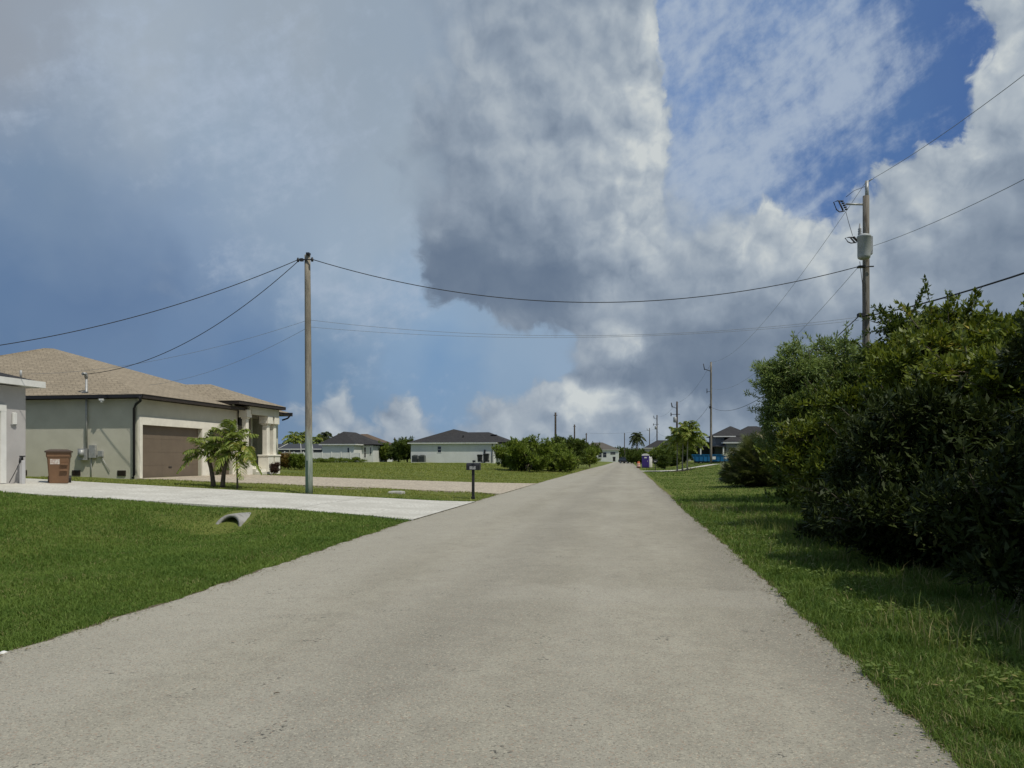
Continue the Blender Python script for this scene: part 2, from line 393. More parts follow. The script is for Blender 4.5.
# ------------------------------------------------------------------ materials used by many things
WHITE = pbr('white_paint', (.72,.72,.70), (.64,.64,.62), 2, .6)
OFFW = pbr('cream_trim', (.79,.76,.67), (.72,.69,.61), 3, .8, .15, 60)
SAGE = pbr('sage_stucco', (.575,.56,.465), (.53,.515,.425), 1.5, .9, .5, 90)
GREYST = pbr('grey_stucco', (.46,.445,.44), (.42,.405,.40), 1.5, .9, .5, 90)
WHITEST = pbr('white_stucco', (.66,.68,.66), (.60,.62,.60), .6, .9, .3, 60)
DARKM = pbr('dark_metal', (.025,.025,.028), None, rough=.45)
BRONZE = pbr('bronze_metal', (.045,.034,.028), (.035,.028,.024), 5, .5)
GREYM = pbr('galvanised_metal', (.42,.43,.43), (.33,.34,.34), 8, .5, metal=.3)
WOODP = pbr('pole_wood', (.27,.25,.215), (.175,.16,.14), 4, .95, .6, 30, fine=(.12,.10,.08), fscale=22, stretch=(1,1,.08))
WOODD = pbr('dark_pole_wood', (.10,.08,.065), (.06,.05,.045), 4, .95, stretch=(1,1,.1))
GREENP = pbr('green_treated_wood', (.20,.30,.24), (.13,.20,.15), 4, .95, .5, 30, stretch=(1,1,.1))
BARK = pbr('bark', (.16,.13,.10), (.09,.075,.055), 6, .95, .8, 25)
GLASS = pbr('window_glass', (.02,.025,.03), None, rough=.08, spec=.8)
GARAGE = pbr('taupe_garage_panel', (.165,.13,.095), (.15,.118,.087), 2, .55)
SCREEN = pbr('dark_screen_mesh', (.05,.055,.065), None, rough=.7)
CERAM = pbr('porcelain', (.28,.29,.30), None, rough=.3)
CABLE = pbr('black_cable', (.03,.03,.032), None, rough=.6)
CABLEG = pbr('grey_cable', (.12,.13,.14), None, rough=.6)

def shingle(name, c1, c2, c3):
    m, g, o = newmat(name)
    p = g.node('ShaderNodeNewGeometry', out=0)
    s = g.node('ShaderNodeSeparateXYZ', {0: p}, out=None)
    v = g.node('ShaderNodeCombineXYZ', {0: g.m('ADD', s.outputs[0], s.outputs[1]), 1: g.m('MULTIPLY', s.outputs[2], 2.6), 2: 0.})
    b = g.node('ShaderNodeTexBrick', {'Vector': v, 'Color1': g.rgb(c1), 'Color2': g.rgb(c2), 'Mortar': g.rgb(c3), 'Scale': 1.0,
        'Mortar Size': .018, 'Brick Width': .42, 'Row Height': .30, 'Bias': .0, 'Mortar Smooth': .3}, out=None)
    n = g.noise(p, 1.3, 5, .6)
    n2_ = g.noise(p, 9., 3, .6)
    col = g.mix(g.step(n, .4, .7, 0, .35), b.outputs[0], c2)
    col = g.mix(g.step(n2_, .5, .62, 0, .7), col, c3)
    bs = g.node('ShaderNodeBsdfPrincipled', {'Base Color': col, 'Roughness': .95, 'Specular IOR Level': .15}, out=None)
    g.l.new(g.node('ShaderNodeBump', {'Strength': .6, 'Distance': .02, 'Height': b.outputs[1]}), bs.inputs['Normal'])
    g.l.new(bs.outputs[0], o.inputs[0])
    return m
SH_TAN = shingle('tan_shingles', (.345,.29,.215), (.275,.232,.172), (.20,.168,.125))
SH_DARK = shingle('charcoal_shingles', (.058,.056,.056), (.042,.042,.044), (.03,.03,.032))
SH_BROWN = shingle('brown_shingles', (.16,.115,.085), (.13,.095,.07), (.09,.07,.05))
SH_GREY = shingle('grey_shingles', (.15,.135,.115), (.12,.11,.10), (.08,.075,.07))

# grass soil and lawn
def lawnmat():
    m, g, o = newmat('lawn')
    p = g.node('ShaderNodeNewGeometry', out=0)
    n1 = g.noise(p, .22, 5, .6); n2_ = g.noise(p, 1.7, 6, .65); n3 = g.noise(p, 26., 5, .7)
    n4 = g.noise(g.vm('MULTIPLY', p, (1, .35, 1)), .5, 5, .6)
    col = g.mix(g.step(n1, .35, .65), (.135,.168,.038), (.195,.220,.056))
    col = g.mix(g.step(n2_, .50, .72, 0, .7), col, (.078,.108,.024))
    col = g.mix(g.step(n4, .55, .75, 0, .65), col, (.205,.195,.065))
    col = g.mix(g.step(n3, .42, .68, 0, .75), col, (.055,.068,.02))
    b = g.node('ShaderNodeBsdfPrincipled', {'Base Color': col, 'Roughness': .95, 'Specular IOR Level': .1}, out=None)
    g.l.new(g.node('ShaderNodeBump', {'Strength': .8, 'Distance': .06, 'Height': n3}), b.inputs['Normal'])
    g.l.new(b.outputs[0], o.inputs[0]); return m
LAWN = lawnmat()

def roadmat():
    m, g, o = newmat('chip_seal')
    p = g.node('ShaderNodeNewGeometry', out=0)
    s = g.node('ShaderNodeSeparateXYZ', {0: p}, out=None)
    big = g.noise(g.vm('MULTIPLY', p, (1, .4, 1)), .55, 6, .6)
    med = g.noise(p, 3.2, 7, .65)
    pt = g.noise(g.vm('MULTIPLY', p, (1.0, .28, 1)), 1.2, 6, .6)
    vor = g.node('ShaderNodeTexVoronoi', {'Vector': p, 'Scale': 100., 'Randomness': 1.}, out=None)
    vc = g.node('ShaderNodeSeparateXYZ', {0: vor.outputs[1]}, out=None)
    fine = g.noise(p, 150., 3, .7)
    col = g.mix(g.step(big, .36, .62), (.302,.284,.228), (.370,.349,.284))
    col = g.mix(g.step(med, .38, .7, 0, .5), col, (.252,.234,.19))
    # weathered darker strip near the right edge and old worn patches
    ed = g.m('ADD', s.outputs[0], g.m('MULTIPLY', g.m('SUBTRACT', pt, .5), 1.6))
    col = g.mix(g.step(ed, .75, 1.7, 0, .42), col, (.18,.17,.145))
    ln = g.m('ABSOLUTE', g.m('SUBTRACT', g.m('ADD', s.outputs[0], g.m('MULTIPLY', big, .9)), -1.2))
    col = g.mix(g.step(ln, .0, 1.1, .28, 0), col, (.215,.205,.18))
    crk = g.node('ShaderNodeTexVoronoi', {'Vector': g.vm('ADD', p, g.vm('SCALE', g.noise(p, 1.4, 5, .7, out=1), scale=1.2)), 'Scale': .22}, feature='DISTANCE_TO_EDGE')
    msk = g.step(g.noise(p, .35, 3, .5), .50, .60)
    col = g.mix(g.m('MULTIPLY', g.step(crk, .0, .007, .16, 0), msk), col, (.10,.095,.08))
    # band of an old repair across the lane, and worn wheel paths
    yb = g.m('ABSOLUTE', g.m('SUBTRACT', g.m('ADD', s.outputs[1], g.m('MULTIPLY', med, 1.0)), 9.1))
    col = g.mix(g.m('MULTIPLY', g.step(yb, .25, .75, .30, 0), g.step(s.outputs[0], -1.9, -1.2)), col, (.42,.40,.34))
    for wx_ in (-.35, -2.4):
        wp = g.m('ABSOLUTE', g.m('SUBTRACT', g.m('ADD', s.outputs[0], g.m('MULTIPLY', big, .5)), wx_+.25))
        col = g.mix(g.step(wp, .0, .55, .22, 0), col, (.40,.38,.325))
    col = g.mix(g.step(g.m('ADD', s.outputs[0], g.m('MULTIPLY', big, .8)), -2.6, -3.5, 0, .45), col, (.40,.38,.32))
    # stones
    st = vc.outputs[0]
    col = g.mix(g.step(st, .84, .96, 0, .6), col, (.50,.46,.36))
    col = g.mix(g.step(st, .24, .06, 0, .5), col, (.13,.118,.095))
    col = g.mix(g.step(vc.outputs[1], .93, .96, 0, .5), col, (.36,.24,.17))
    col = g.mix(g.step(fine, .52, .72, 0, .5), col, (.15,.14,.12))
    sp1 = g.noise(p, 2.1, 2, .5); sp2 = g.noise(g.vm('ADD', p, (9,4,0)), 31., 2, .5)
    col = g.mix(g.m('MULTIPLY', g.step(sp1, .60, .66), g.step(sp2, .60, .68, 0, .8)), col, (.05,.05,.045))
    b = g.node('ShaderNodeBsdfPrincipled', {'Base Color': col, 'Roughness': .85, 'Specular IOR Level': .25}, out=None)
    h = g.m('ADD', g.m('MULTIPLY', vor.outputs[0], -.6), g.m('MULTIPLY', fine, .5))
    g.l.new(g.node('ShaderNodeBump', {'Strength': .75, 'Distance': .006, 'Height': h}), b.inputs['Normal'])
    g.l.new(b.outputs[0], o.inputs[0]); return m
ROAD = roadmat()
CONC = pbr('driveway_concrete', (.62,.61,.555), (.49,.48,.43), .8, .9, .3, 60, fine=(.44,.42,.37), fscale=14)
PAVER = pbr('tan_pavers', (.52,.46,.36), (.44,.39,.305), 2.0, .9, .5, 20, fine=(.29,.24,.19), fscale=9)
DIRT = pbr('edge_soil', (.12,.09,.06), (.20,.165,.115), 5, .95, .8, 40)

def in_drive(x, y):
    c = (x < -4.8) & (y > np.interp(-x, [4.9,6.6,10.6,18.2,32],[18.2,18.8,19.1,19.3,19.9])) & (y < np.interp(-x, [4.9,6.6,12,20,32],[26.2,25.6,25.4,25.4,25.9]))
    p = (x < -4.8) & (x > -21) & (y > np.interp(-x, [4.9,6.6,10.6,15.3,21],[32,32.3,31.6,30.6,29.2])) & (y < np.interp(-x, [4.9,8,13.5,18.7,21],[45.5,43,40.2,38.4,38]))
    q = (x > 1) & (y > 88.9) & (y < 92.5)
    return c | p | q

# ------------------------------------------------------------------ the ground, one sheet to the horizon
def axis(pts):
    out = []
    for (a, b, st) in pts:
        n = max(1, int(round((b-a)/st))); out += list(np.linspace(a, b, n, endpoint=False))
    return np.array(out + [pts[-1][1]])
gx = axis([(-3000,-200,350),(-200,-40,8),(-40,-14,1.),(-14,-4.5,.25),(-4.5,2,.6),(2,14,.4),(14,40,2),(40,200,10),(200,3000,350)])
gy = axis([(-300,-20,40),(-20,2,1.),(2,30,.3),(30,110,1.5),(110,420,8),(420,4000,300)])
XX, YY = np.meshgrid(gx, gy)
ZZ = H(XX, YY)
onroad = (XX > LE(YY)+.3) & (XX < 1.5)
ZZ = np.where(onroad, ZZ - .10, ZZ)
ZZ = np.where(in_drive(XX, YY), ZZ - .09, ZZ)
# lower the sheet under the driveways a little (they are slabs)
V = np.stack([XX, YY, ZZ], -1).reshape(-1, 3)
nx, ny = len(gx), len(gy)
ii, jj = np.meshgrid(np.arange(nx-1), np.arange(ny-1))
a = (jj*nx+ii).ravel()
Fq = np.stack([a, a+1, a+1+nx, a+nx], 1)
gr = npmesh('ground', V, Fq, LAWN, smooth=True); tag(gr, kind='structure')

# ------------------------------------------------------------------ road with ragged edges
ry = axis([(-12,3,.25),(3,40,.12),(40,120,.5),(120,290,2)])
rr = random.Random(3)
def ragged(y, s):
    return .014*math.sin(y*1.7+s)+.018*math.sin(y*4.1+s*2)+.018*math.sin(y*9.7+s*3)+.012*math.sin(y*23+s)+.03*math.sin(y*.31+s)+.016*math.sin(y*41+s*5)*math.sin(y*3.3)
mb = MB(); vs_=[]; fs_=[]
cols = [-4.9,-4.86,-3.2,-1.6,0,1.69,1.73]
for i, y in enumerate(ry):
    l = float(LE(y)) + ragged(y, 1.)+rr.uniform(-.015,.015); r = 1.74 + ragged(y, 4.)+rr.uniform(-.015,.015)
    xs = [l-.03, l, -3.2, -1.6, 0, r, r+.03]; zs = [-.06, .012, .02, .03, .02, .012, -.06]
    vs_ += [(x, y, z) for x, z in zip(xs, zs)]
for i in range(len(ry)-1):
    for k in range(6): fs_.append((i*7+k, i*7+k+1, (i+1)*7+k+1, (i+1)*7+k))
mb.add(vs_, fs_, False); road = mb.build('road', ROAD); tag(road, kind='structure')

# soil showing along both edges of the road
for side, sgn in (('left', -1), ('right', 1)):
    vs_=[]; fs_=[]
    ys = axis([(1,40,.15),(40,120,1.)])
    for y in ys:
        e = (float(LE(y)) + ragged(y, 1.)) if sgn < 0 else (1.74 + ragged(y, 4.))
        wd = .025 + .05*abs(math.sin(y*1.3+sgn))*abs(math.sin(y*3.7)) + rr.uniform(0, .03)
        for t in (-.05, wd*.5, wd):
            x = e + sgn*t; vs_.append((x, y, float(H(x, y)) + (.012 if t < wd else -.01)))
    for i in range(len(ys)-1):
        for k in range(2): fs_.append((i*3+k, i*3+k+1, (i+1)*3+k+1, (i+1)*3+k))
    o = MB().add(vs_, fs_, True).build('road_edge_soil', DIRT); tag(o, kind='structure')

# ------------------------------------------------------------------ driveways: slabs on the slope
def drive(name, near, far, m, n=60, lift=.035):
    """near/far: lists of (x, y) along the slab"""
    near = sorted(near); far = sorted(far)
    x0 = max(near[0][0], far[0][0]); x1 = min(near[-1][0], far[-1][0])
    vs_=[]; fs_=[]; K = 9
    for i in range(n+1):
        t = i/n; row=[]
        xa = near[0][0]+(near[-1][0]-near[0][0])*t; ya = np.interp(xa, *zip(*near))
        xb = far[0][0]+(far[-1][0]-far[0][0])*t; yb = np.interp(xb, *zip(*far))
        for k in range(K):
            s = (k-1)/(K-3); s = min(max(s, 0), 1)
            x = xa+(xb-xa)*s; y = ya+(yb-ya)*s
            z = float(np.interp(-x, [5.6,23,60],[0,.774,.95])) if x < 0 else float(H(x, y))
            z += lift - (.18 if k in (0, K-1) else 0)
            if abs(x+1.6) < 3.45: z = max(z, .016) if k not in (0,K-1) else z
            vs_.append((x, y, z))
    for i in range(n):
        for k in range(K-1): fs_.append((i*K+k, i*K+k+1, (i+1)*K+k+1, (i+1)*K+k))
    o = MB().add(vs_, fs_).build(name, m); return tag(o, kind='structure')

drive('driveway', [(-32,19.9),(-18.2,19.3),(-10.6,19.1),(-6.8,18.8),(-5.38,18.2)], [(-32,25.9),(-20,25.4),(-12,25.4),(-6.8,25.6),(-5.40,26.2)], CONC)
drive('paver_driveway', [(-20.99,29.2),(-15.3,30.6),(-10.6,31.6),(-6.8,32.3),(-5.46,32.0)], [(-20.99,38.0),(-18.7,38.4),(-13.5,40.2),(-8,43),(-5.5,45.5)], PAVER)
drive('driveway', [(1.72,89),(12,89.5),(30,89.5)], [(1.72,92.6),(12,92.2),(30,92.2)], CONC)
# control joints are cut into the concrete as narrow dark grooves
mj = MB()
for x in (-9.2, -13.2, -17.2):
    z = float(np.interp(-x, [5.6,23],[0,.774]))+.037
    mj.add([(x,19.3,z),(x+.025,19.3,z),(x+.025,25.4,z),(x,25.4,z)], [(0,1,2,3)])
o = mj.build('driveway_joint', pbr('joint_dirt', (.2,.19,.16))); tag(o, kind='structure')

# ------------------------------------------------------------------ grass blades
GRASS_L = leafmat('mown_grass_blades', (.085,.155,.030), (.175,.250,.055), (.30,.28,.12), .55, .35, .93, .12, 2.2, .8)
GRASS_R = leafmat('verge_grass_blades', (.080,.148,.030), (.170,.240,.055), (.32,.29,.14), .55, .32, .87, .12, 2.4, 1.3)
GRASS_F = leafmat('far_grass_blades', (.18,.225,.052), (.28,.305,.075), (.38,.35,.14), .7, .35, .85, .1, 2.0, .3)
def blades(name, x, y, h, wd, m, label, cat, lean=.5):
    n = len(x); z = H(x, y) - .01
    a = RNG.uniform(0, 2*np.pi, n); la = RNG.uniform(0, 2*np.pi, n); le = h*lean*RNG.uniform(.1, 1.3, n)
    wx, wy = np.cos(a)*wd, np.sin(a)*wd
    dx_, dy_ = np.cos(la)*le, np.sin(la)*le
    V = np.empty((n, 5, 3))
    V[:,0] = np.stack([x-wx, y-wy, z], 1); V[:,1] = np.stack([x+wx, y+wy, z], 1)
    V[:,2] = np.stack([x+wx*.8+dx_*.35, y+wy*.8+dy_*.35, z+h*.6], 1); V[:,3] = np.stack([x-wx*.8+dx_*.35, y-wy*.8+dy_*.35, z+h*.6], 1)
    V[:,4] = np.stack([x+dx_, y+dy_, z+h*.95-le*.2], 1)
    b = np.arange(n)[:,None]*5
    T = np.concatenate([b+[0,1,2], b+[0,2,3], b+[3,2,4]], 0)
    o = npmesh(name, V.reshape(-1,3), T, m, nper=3)
    return tag(o, label, cat, kind='stuff')

def pnoise(x, y, s=1., seed=0):
    return (np.sin(x*1.7*s+seed)+np.sin(y*2.3*s+1.3*seed)+np.sin((x+y)*1.1*s+2)+np.sin((x*.6-y*1.9)*s+seed*3)+np.sin((x*3.1+y*2.7)*s))/5*.5+.5

def sample_polar(n, r0, r1, a0, a1, pw=1.0):
    """points by view distance: density falls with distance"""
    u = RNG.uniform(0, 1, n); d = (r0**(1-pw) + u*(r1**(1-pw)-r0**(1-pw)))**(1/(1-pw)) if pw != 1 else r0*(r1/r0)**u
    t = RNG.uniform(a0, a1, n)
    x = t*d*CY - d*SY; y = t*d*SY + d*CY
    return x, y, d

# left lawn, near and middle distance
x, y, d = sample_polar(430000, 4.5, 27, -.95, .05)
e = LE(y) + .014*np.sin(y*1.7+1)+.018*np.sin(y*4.1+2)+.018*np.sin(y*9.7+3)+.03*np.sin(y*.31+1)
k = (x < e + .02 - RNG.uniform(0,.09,len(x))*pnoise(x,y,2.)*2) & (~in_drive(x, y)) & (x > -21.0) & (y > 0)
k &= ~((x > -10.15) & (x < -9.25) & (y > 16.75) & (y < 18.6) & (RNG.uniform(0,1,len(x)) < .93))
x, y, d = x[k], y[k], d[k]
hh = (.035 + .045*pnoise(x, y, 1.2, 2))*RNG.uniform(.6, 1.35, len(x))*(1+d*.012)
blades('grass', x, y, hh, .0016+.00035*d*RNG.uniform(.7,1.4,len(x)), GRASS_L, 'short mown green lawn between the road and the houses on the left', 'grass', .9)
# the strips beyond the driveway, and lawn farther off
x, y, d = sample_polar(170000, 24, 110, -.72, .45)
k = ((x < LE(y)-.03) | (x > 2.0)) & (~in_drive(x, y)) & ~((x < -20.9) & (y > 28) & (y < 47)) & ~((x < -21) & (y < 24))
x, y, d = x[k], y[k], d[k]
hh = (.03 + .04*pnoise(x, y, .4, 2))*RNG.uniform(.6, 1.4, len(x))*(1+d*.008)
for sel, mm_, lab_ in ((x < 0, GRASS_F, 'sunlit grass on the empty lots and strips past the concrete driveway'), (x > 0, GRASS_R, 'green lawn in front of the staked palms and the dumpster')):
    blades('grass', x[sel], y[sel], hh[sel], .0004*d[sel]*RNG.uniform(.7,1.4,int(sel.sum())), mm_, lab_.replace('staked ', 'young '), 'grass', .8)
# right verge: longer and wilder
x, y, d = sample_polar(330000, 3.3, 30, .12, .95)
e = 1.75 + .014*np.sin(y*1.7+4)+.018*np.sin(y*4.1+8)+.018*np.sin(y*9.7+12)+.03*np.sin(y*.31+4)
k = (x > e - .05 + RNG.uniform(0,.07,len(x))*pnoise(x,y,2.)*2) & (x < 8.5)
x, y, d = x[k], y[k], d[k]
far_ = sstep(1.8, 4.2, x)
hh = (.05 + .13*far_*pnoise(x, y, 1.6, 5) + .04*pnoise(x, y, 4., 1))*RNG.uniform(.5, 1.5, len(x))
tuft = (pnoise(x, y, 5., 9) > .72); hh = np.where(tuft, hh*1.6, hh)
blades('grass', x, y, hh, .0018+.00034*d*RNG.uniform(.7,1.4,len(x)), GRASS_R, 'longer rough grass on the verge right of the road', 'grass', .75)

nW = 2600
x = RNG.uniform(1.7, 4.6, nW); y = 2.5 + 24*RNG.uniform(0, 1, nW)**1.5
k = pnoise(x, y, 2.2, 4) > .56; x, y = x[k], y[k]
x = np.repeat(x, 9)+RNG.normal(size=len(x)*9)*.035; y = np.repeat(y, 9)+RNG.normal(size=len(y)*9)*.035
n = len(x); a = RNG.uniform(0, 6.283, n); L_ = RNG.uniform(.025, .06, n); z = H(x, y)+RNG.uniform(.02, .11, n)
V = np.empty((n, 4, 3)); ca_, sa_ = np.cos(a), np.sin(a); t_ = RNG.uniform(-.2, .5, n)
V[:,0] = np.stack([x, y, z], 1); V[:,1] = np.stack([x+L_*(.5*ca_-.35*sa_), y+L_*(.5*sa_+.35*ca_), z+L_*t_*.6], 1)
V[:,2] = np.stack([x+L_*ca_, y+L_*sa_, z+L_*t_], 1); V[:,3] = np.stack([x+L_*(.5*ca_+.35*sa_), y+L_*(.5*sa_-.35*ca_), z+L_*t_*.6], 1)
o = npmesh('ground_weeds', V.reshape(-1,3), np.arange(4*n).reshape(-1,4), leafmat('weed_leaves', (.10,.16,.035), (.20,.26,.06), (.30,.24,.10), .5, .3, .9, .2)); tag(o, 'low broad leaved weeds among the verge grass', 'weeds', kind='stuff')
nS = 1500
x = 1.75+RNG.uniform(0, 3.2, nS); y = 2.8+20*RNG.uniform(0, 1, nS)**1.3
k = (pnoise(x, y, 1.1, 7) > .5) & (x > 2.3); x, y = x[k], y[k]
blades('tall_grass', np.repeat(x, 5)+RNG.normal(size=len(x)*5)*.02, np.repeat(y, 5)+RNG.normal(size=len(x)*5)*.02, RNG.uniform(.16, .38, len(x)*5), .0035, leafmat('tall_grass_blades', (.13,.19,.045), (.24,.27,.08), (.40,.34,.18), .6, .35, .75, .12), 'taller wispy grass tufts on the verge near the thicket', 'grass', .55)

# dry clippings, leaves and grit lying along both edges of the road
nD = 5200
side_ = RNG.uniform(0, 1, nD) < .5; y = 2.5 + 36*RNG.uniform(0, 1, nD)**1.6
off_ = np.abs(RNG.normal(size=nD))*.13 - .04
x = np.where(side_, LE(y) + off_, 1.74 - off_); z = np.where((x > LE(y)+.0) & (x < 1.72), .024, H(x, y)+.02)
a = RNG.uniform(0, 6.283, nD); L_ = RNG.uniform(.008, .034, nD); W_ = L_*RNG.uniform(.2, .8, nD); t_ = RNG.uniform(.0, .35, nD)
ca_, sa_ = np.cos(a), np.sin(a); V = np.empty((nD, 4, 3))
V[:,0] = np.stack([x, y, z], 1); V[:,1] = np.stack([x+L_*.5*ca_-W_*.5*sa_, y+L_*.5*sa_+W_*.5*ca_, z+L_*t_], 1)
V[:,2] = np.stack([x+L_*ca_, y+L_*sa_, z+L_*t_*.5], 1); V[:,3] = np.stack([x+L_*.5*ca_+W_*.5*sa_, y+L_*.5*sa_-W_*.5*ca_, z+L_*t_], 1)
o = npmesh('edge_litter', V.reshape(-1,3), np.arange(4*nD).reshape(-1,4), leafmat('dry_litter', (.07,.055,.03), (.30,.25,.15), (.13,.17,.05), .8, .1, .7, .1)); tag(o, 'dry clippings and grit scattered along the road edges', 'litter', kind='stuff')
# patches of grass creeping over the edge
nE = 5200
y = 2.5 + 40*RNG.uniform(0, 1, nE)**1.5; sd_ = RNG.uniform(0, 1, nE) < .5
k = pnoise(y*.9, y*.2+sd_*5, 2.3, 6) > .5; y = y[k]; sd_ = sd_[k]
off_ = RNG.uniform(0, .11, len(y))*(pnoise(y*3, y, 1., 2))
x = np.where(sd_, LE(y)+off_, 1.74-off_)
blades('grass', x, y, RNG.uniform(.02, .05, len(x)), .0035, GRASS_R, 'grass creeping over the edges of the paving', 'grass', 1.1)

# ------------------------------------------------------------------ houses
def hip(mb, x0, x1, y0, y1, ze, ridge, th=.2):
    """solid hip roof; ridge = two points, first nearer x0/y0"""
    (ax, ay, az), (bx, by, bz) = ridge
    v = [(x0,y0,ze),(x1,y0,ze),(x1,y1,ze),(x0,y1,ze),(ax,ay,az),(bx,by,bz)]
    if abs(bx-ax) >= abs(by-ay): f = [(0,1,5,4),(1,2,5),(2,3,4,5),(3,0,4)]
    else: f = [(0,1,4),(1,2,5,4),(2,3,5),(3,0,4,5)]
    mb.add(v, f + [(3,2,1,0)])
def fascia(mb, x0, x1, y0, y1, ze, th=.2, t=.04):
    """board round the eaves with a soffit behind it"""
    z0, z1 = ze-th, ze-.004
    mb.box(x0, x1, y0, y0+t, z0, z1); mb.box(x0, x1, y1-t, y1, z0, z1)
    mb.box(x0, x0+t, y0+t, y1-t, z0, z1); mb.box(x1-t, x1, y0+t, y1-t, z0, z1)
    mb.box(x0+t, x1-t, y0+t, y1-t, z0+.03, z0+.05)

def window_y(house, x0, x1, y, z0, z1, fm=WHITE, gm=GLASS, s=-1):
    """window in a wall whose outside faces -y (s=-1)"""
    t = .07; ya, yb = y+s*.04, y
    f = MB(); lo, hi = min(ya,yb), max(ya,yb)
    f.box(x0-t,x0,lo,hi,z0-t,z1+t); f.box(x1,x1+t,lo,hi,z0-t,z1+t); f.box(x0,x1,lo,hi,z1,z1+t); f.box(x0,x1,lo,hi,z0-t,z0)
    f.box(x0,x1,lo+.005,hi,(z0+z1)/2-.025,(z0+z1)/2+.025)
    fr = f.build('window', fm, house)
    MB().box(x0,x1,y+s*.012,y+s*.002,z0,z1).build('pane', gm, fr)
def window_x(house, x, y0, y1, z0, z1, fm=WHITE, gm=GLASS):
    t = .07; f = MB()
    f.box(x,x+.04,y0-t,y0,z0-t,z1+t); f.box(x,x+.04,y1,y1+t,z0-t,z1+t); f.box(x,x+.04,y0,y1,z1,z1+t); f.box(x,x+.04,y0,y1,z0-t,z0)
    f.box(x,x+.035,y0,y1,(z0+z1)/2-.025,(z0+z1)/2+.025)
    fr = f.build('window', fm, house)
    MB().box(x+.002,x+.012,y0,y1,z0,z1).build('pane', gm, fr)

# ---- house with the tan roof (B)
ZB = .66
hb = empty('house', (-30,36,ZB), 'sage green house with tan shingle hip roof and wide brown garage doors', 'house')
EB = ZB + 3.68
wb = MB(); YB = 29.25
GD1, GD2, GT = (29.5, 34.1), (34.75, 37.0), ZB+2.40       # garage door openings in y
xw = -21.0
# walls as pieces round the door openings, 0.25 thick
wb.box(-41, xw-.25, YB, YB+.2, ZB-.6, EB-.16)            # side wall
wb.box(xw-.25, xw, YB, GD1[0], ZB-.6, EB-.16)
wb.box(xw-.25, xw, GD1[1], GD2[0], ZB-.6, EB-.16)
wb.box(xw-.25, xw, GD2[1], 37.6, ZB-.6, EB-.16)
wb.box(xw-.25, xw, GD1[0], GD1[1], GT, EB-.16); wb.box(xw-.25, xw, GD2[0], GD2[1], GT, EB-.16)
wb.box(-41, xw-.252, 42.6, 42.85, ZB-.6, EB-.16); wb.box(-41, -40.75, YB+.202, 42.598, ZB-.6, EB-.16)
wb.box(-26, xw-.252, 37.4, 37.6, ZB-.6, EB-.16)            # north side of the garage, into the entry
wb.box(-26, -25.8, 37.602, 42.598, ZB-.6, EB+.3)           # entry back wall
wb.box(-40.5, -21.3, YB+.3, 42.5, ZB-.5, ZB+.01)            # floor slab
wb.build('wall', SAGE, hb)
rb = MB(); hip(rb, -41.6, -20.45, YB-.40, 43.3, EB, [(-31.2,35.7,7.55),(-30.8,35.9,7.55)])
rb.build('roof', SH_TAN, hb)
fb_ = MB(); fascia(fb_, -41.56, -20.49, YB-.36, 43.26, EB, .16); fb_.build('fascia', BRONZE, hb)
# raised entry roof
pe = 4.6
r2 = MB(); hip(r2, -27.5, -19.95, 35.9, 41.35, pe, [(-25.2,38.1,5.72),(-23.0,38.3,5.72)])
r2.build('roof', SH_TAN, hb)
f2 = MB(); fascia(f2, -27.46, -19.99, 35.94, 41.31, pe, .17); f2.build('fascia', BRONZE, hb)
en = MB(); en.box(-25.6, -20.32, 37.7, 37.9, EB-.12, pe-.18); en.box(-25.6, -20.32, 40.9, 41.1, ZB+3.3, pe-.18); en.box(-20.5,-20.3,37.9,40.9,ZB+3.34,pe-.18)
en.box(-25.6,-20.5,36.2,36.4,EB+.02,pe-.18)
en.box(-25.6,-22.0,40.95,41.1,ZB,ZB+3.3)
en.build('entry_wall', SAGE, hb)
# garage doors with trim
for (a, b) in (GD1, GD2):
    d_ = MB()
    for k in range(4):
        z0 = ZB+.01+k*.598; d_.box(xw-.20, xw-.16, a, b, z0, z0+.592)
    d_.box(xw-.215, xw-.202, a, b, ZB, GT)
    do = d_.build('garage_door', GARAGE, hb)
    h_ = MB(); h_.box(xw-.158, xw-.13, (a+b)/2-.12, (a+b)/2+.12, ZB+.5, ZB+.54); h_.build('handle', DARKM, do)
tr = MB()
tr.box(xw, xw+.07, YB+.04, GD1[0], ZB, GT+.35); tr.box(xw, xw+.07, GD1[1], GD2[0], ZB, GT); tr.box(xw, xw+.07, GD2[1], 37.5, ZB, GT)
tr.box(xw, xw+.075, GD1[0]-.002, 37.5, GT+.002, GT+.35)
tr.build('garage_trim', OFFW, hb)
# columns of the entry
def column(cx, cy, top, w_=.22):
    c = MB()
    c.bbox(cx-w_-.06, cx+w_+.06, cy-w_-.06, cy+w_+.06, ZB-.1, ZB+1.05, .02)
    c.bbox(cx-w_-.10, cx+w_+.10, cy-w_-.10, cy+w_+.10, ZB+1.052, ZB+1.13, .02)
    c.bbox(cx-w_*.62, cx+w_*.62, cy-w_*.62, cy+w_*.62, ZB+1.13, top-.5, .03)
    c.bbox(cx-w_*.8, cx+w_*.8, cy-w_*.8, cy+w_*.8, top-.5, top-.42, .02)
    c.bbox(cx-w_-.03, cx+w_+.03, cy-w_-.03, cy+w_+.03, top-.42, top-.002, .02)
    c.build('column', OFFW, hb)
column(-20.62, 37.75, EB-.10, .22); column(-20.55, 39.95, ZB+3.34, .26); column(-20.55, 40.75, ZB+3.34, .26)
st_ = MB(); st_.box(-23.5,-20.0,38.4,39.6,ZB-.3,ZB+.17); st_.box(-23.5,-20.35,38.4,39.6,ZB+.172,ZB+.33); st_.box(-25.7,-20.8,38.2,40.6,ZB-.2,ZB+.48)
st_.build('front_steps', OFFW, hb)
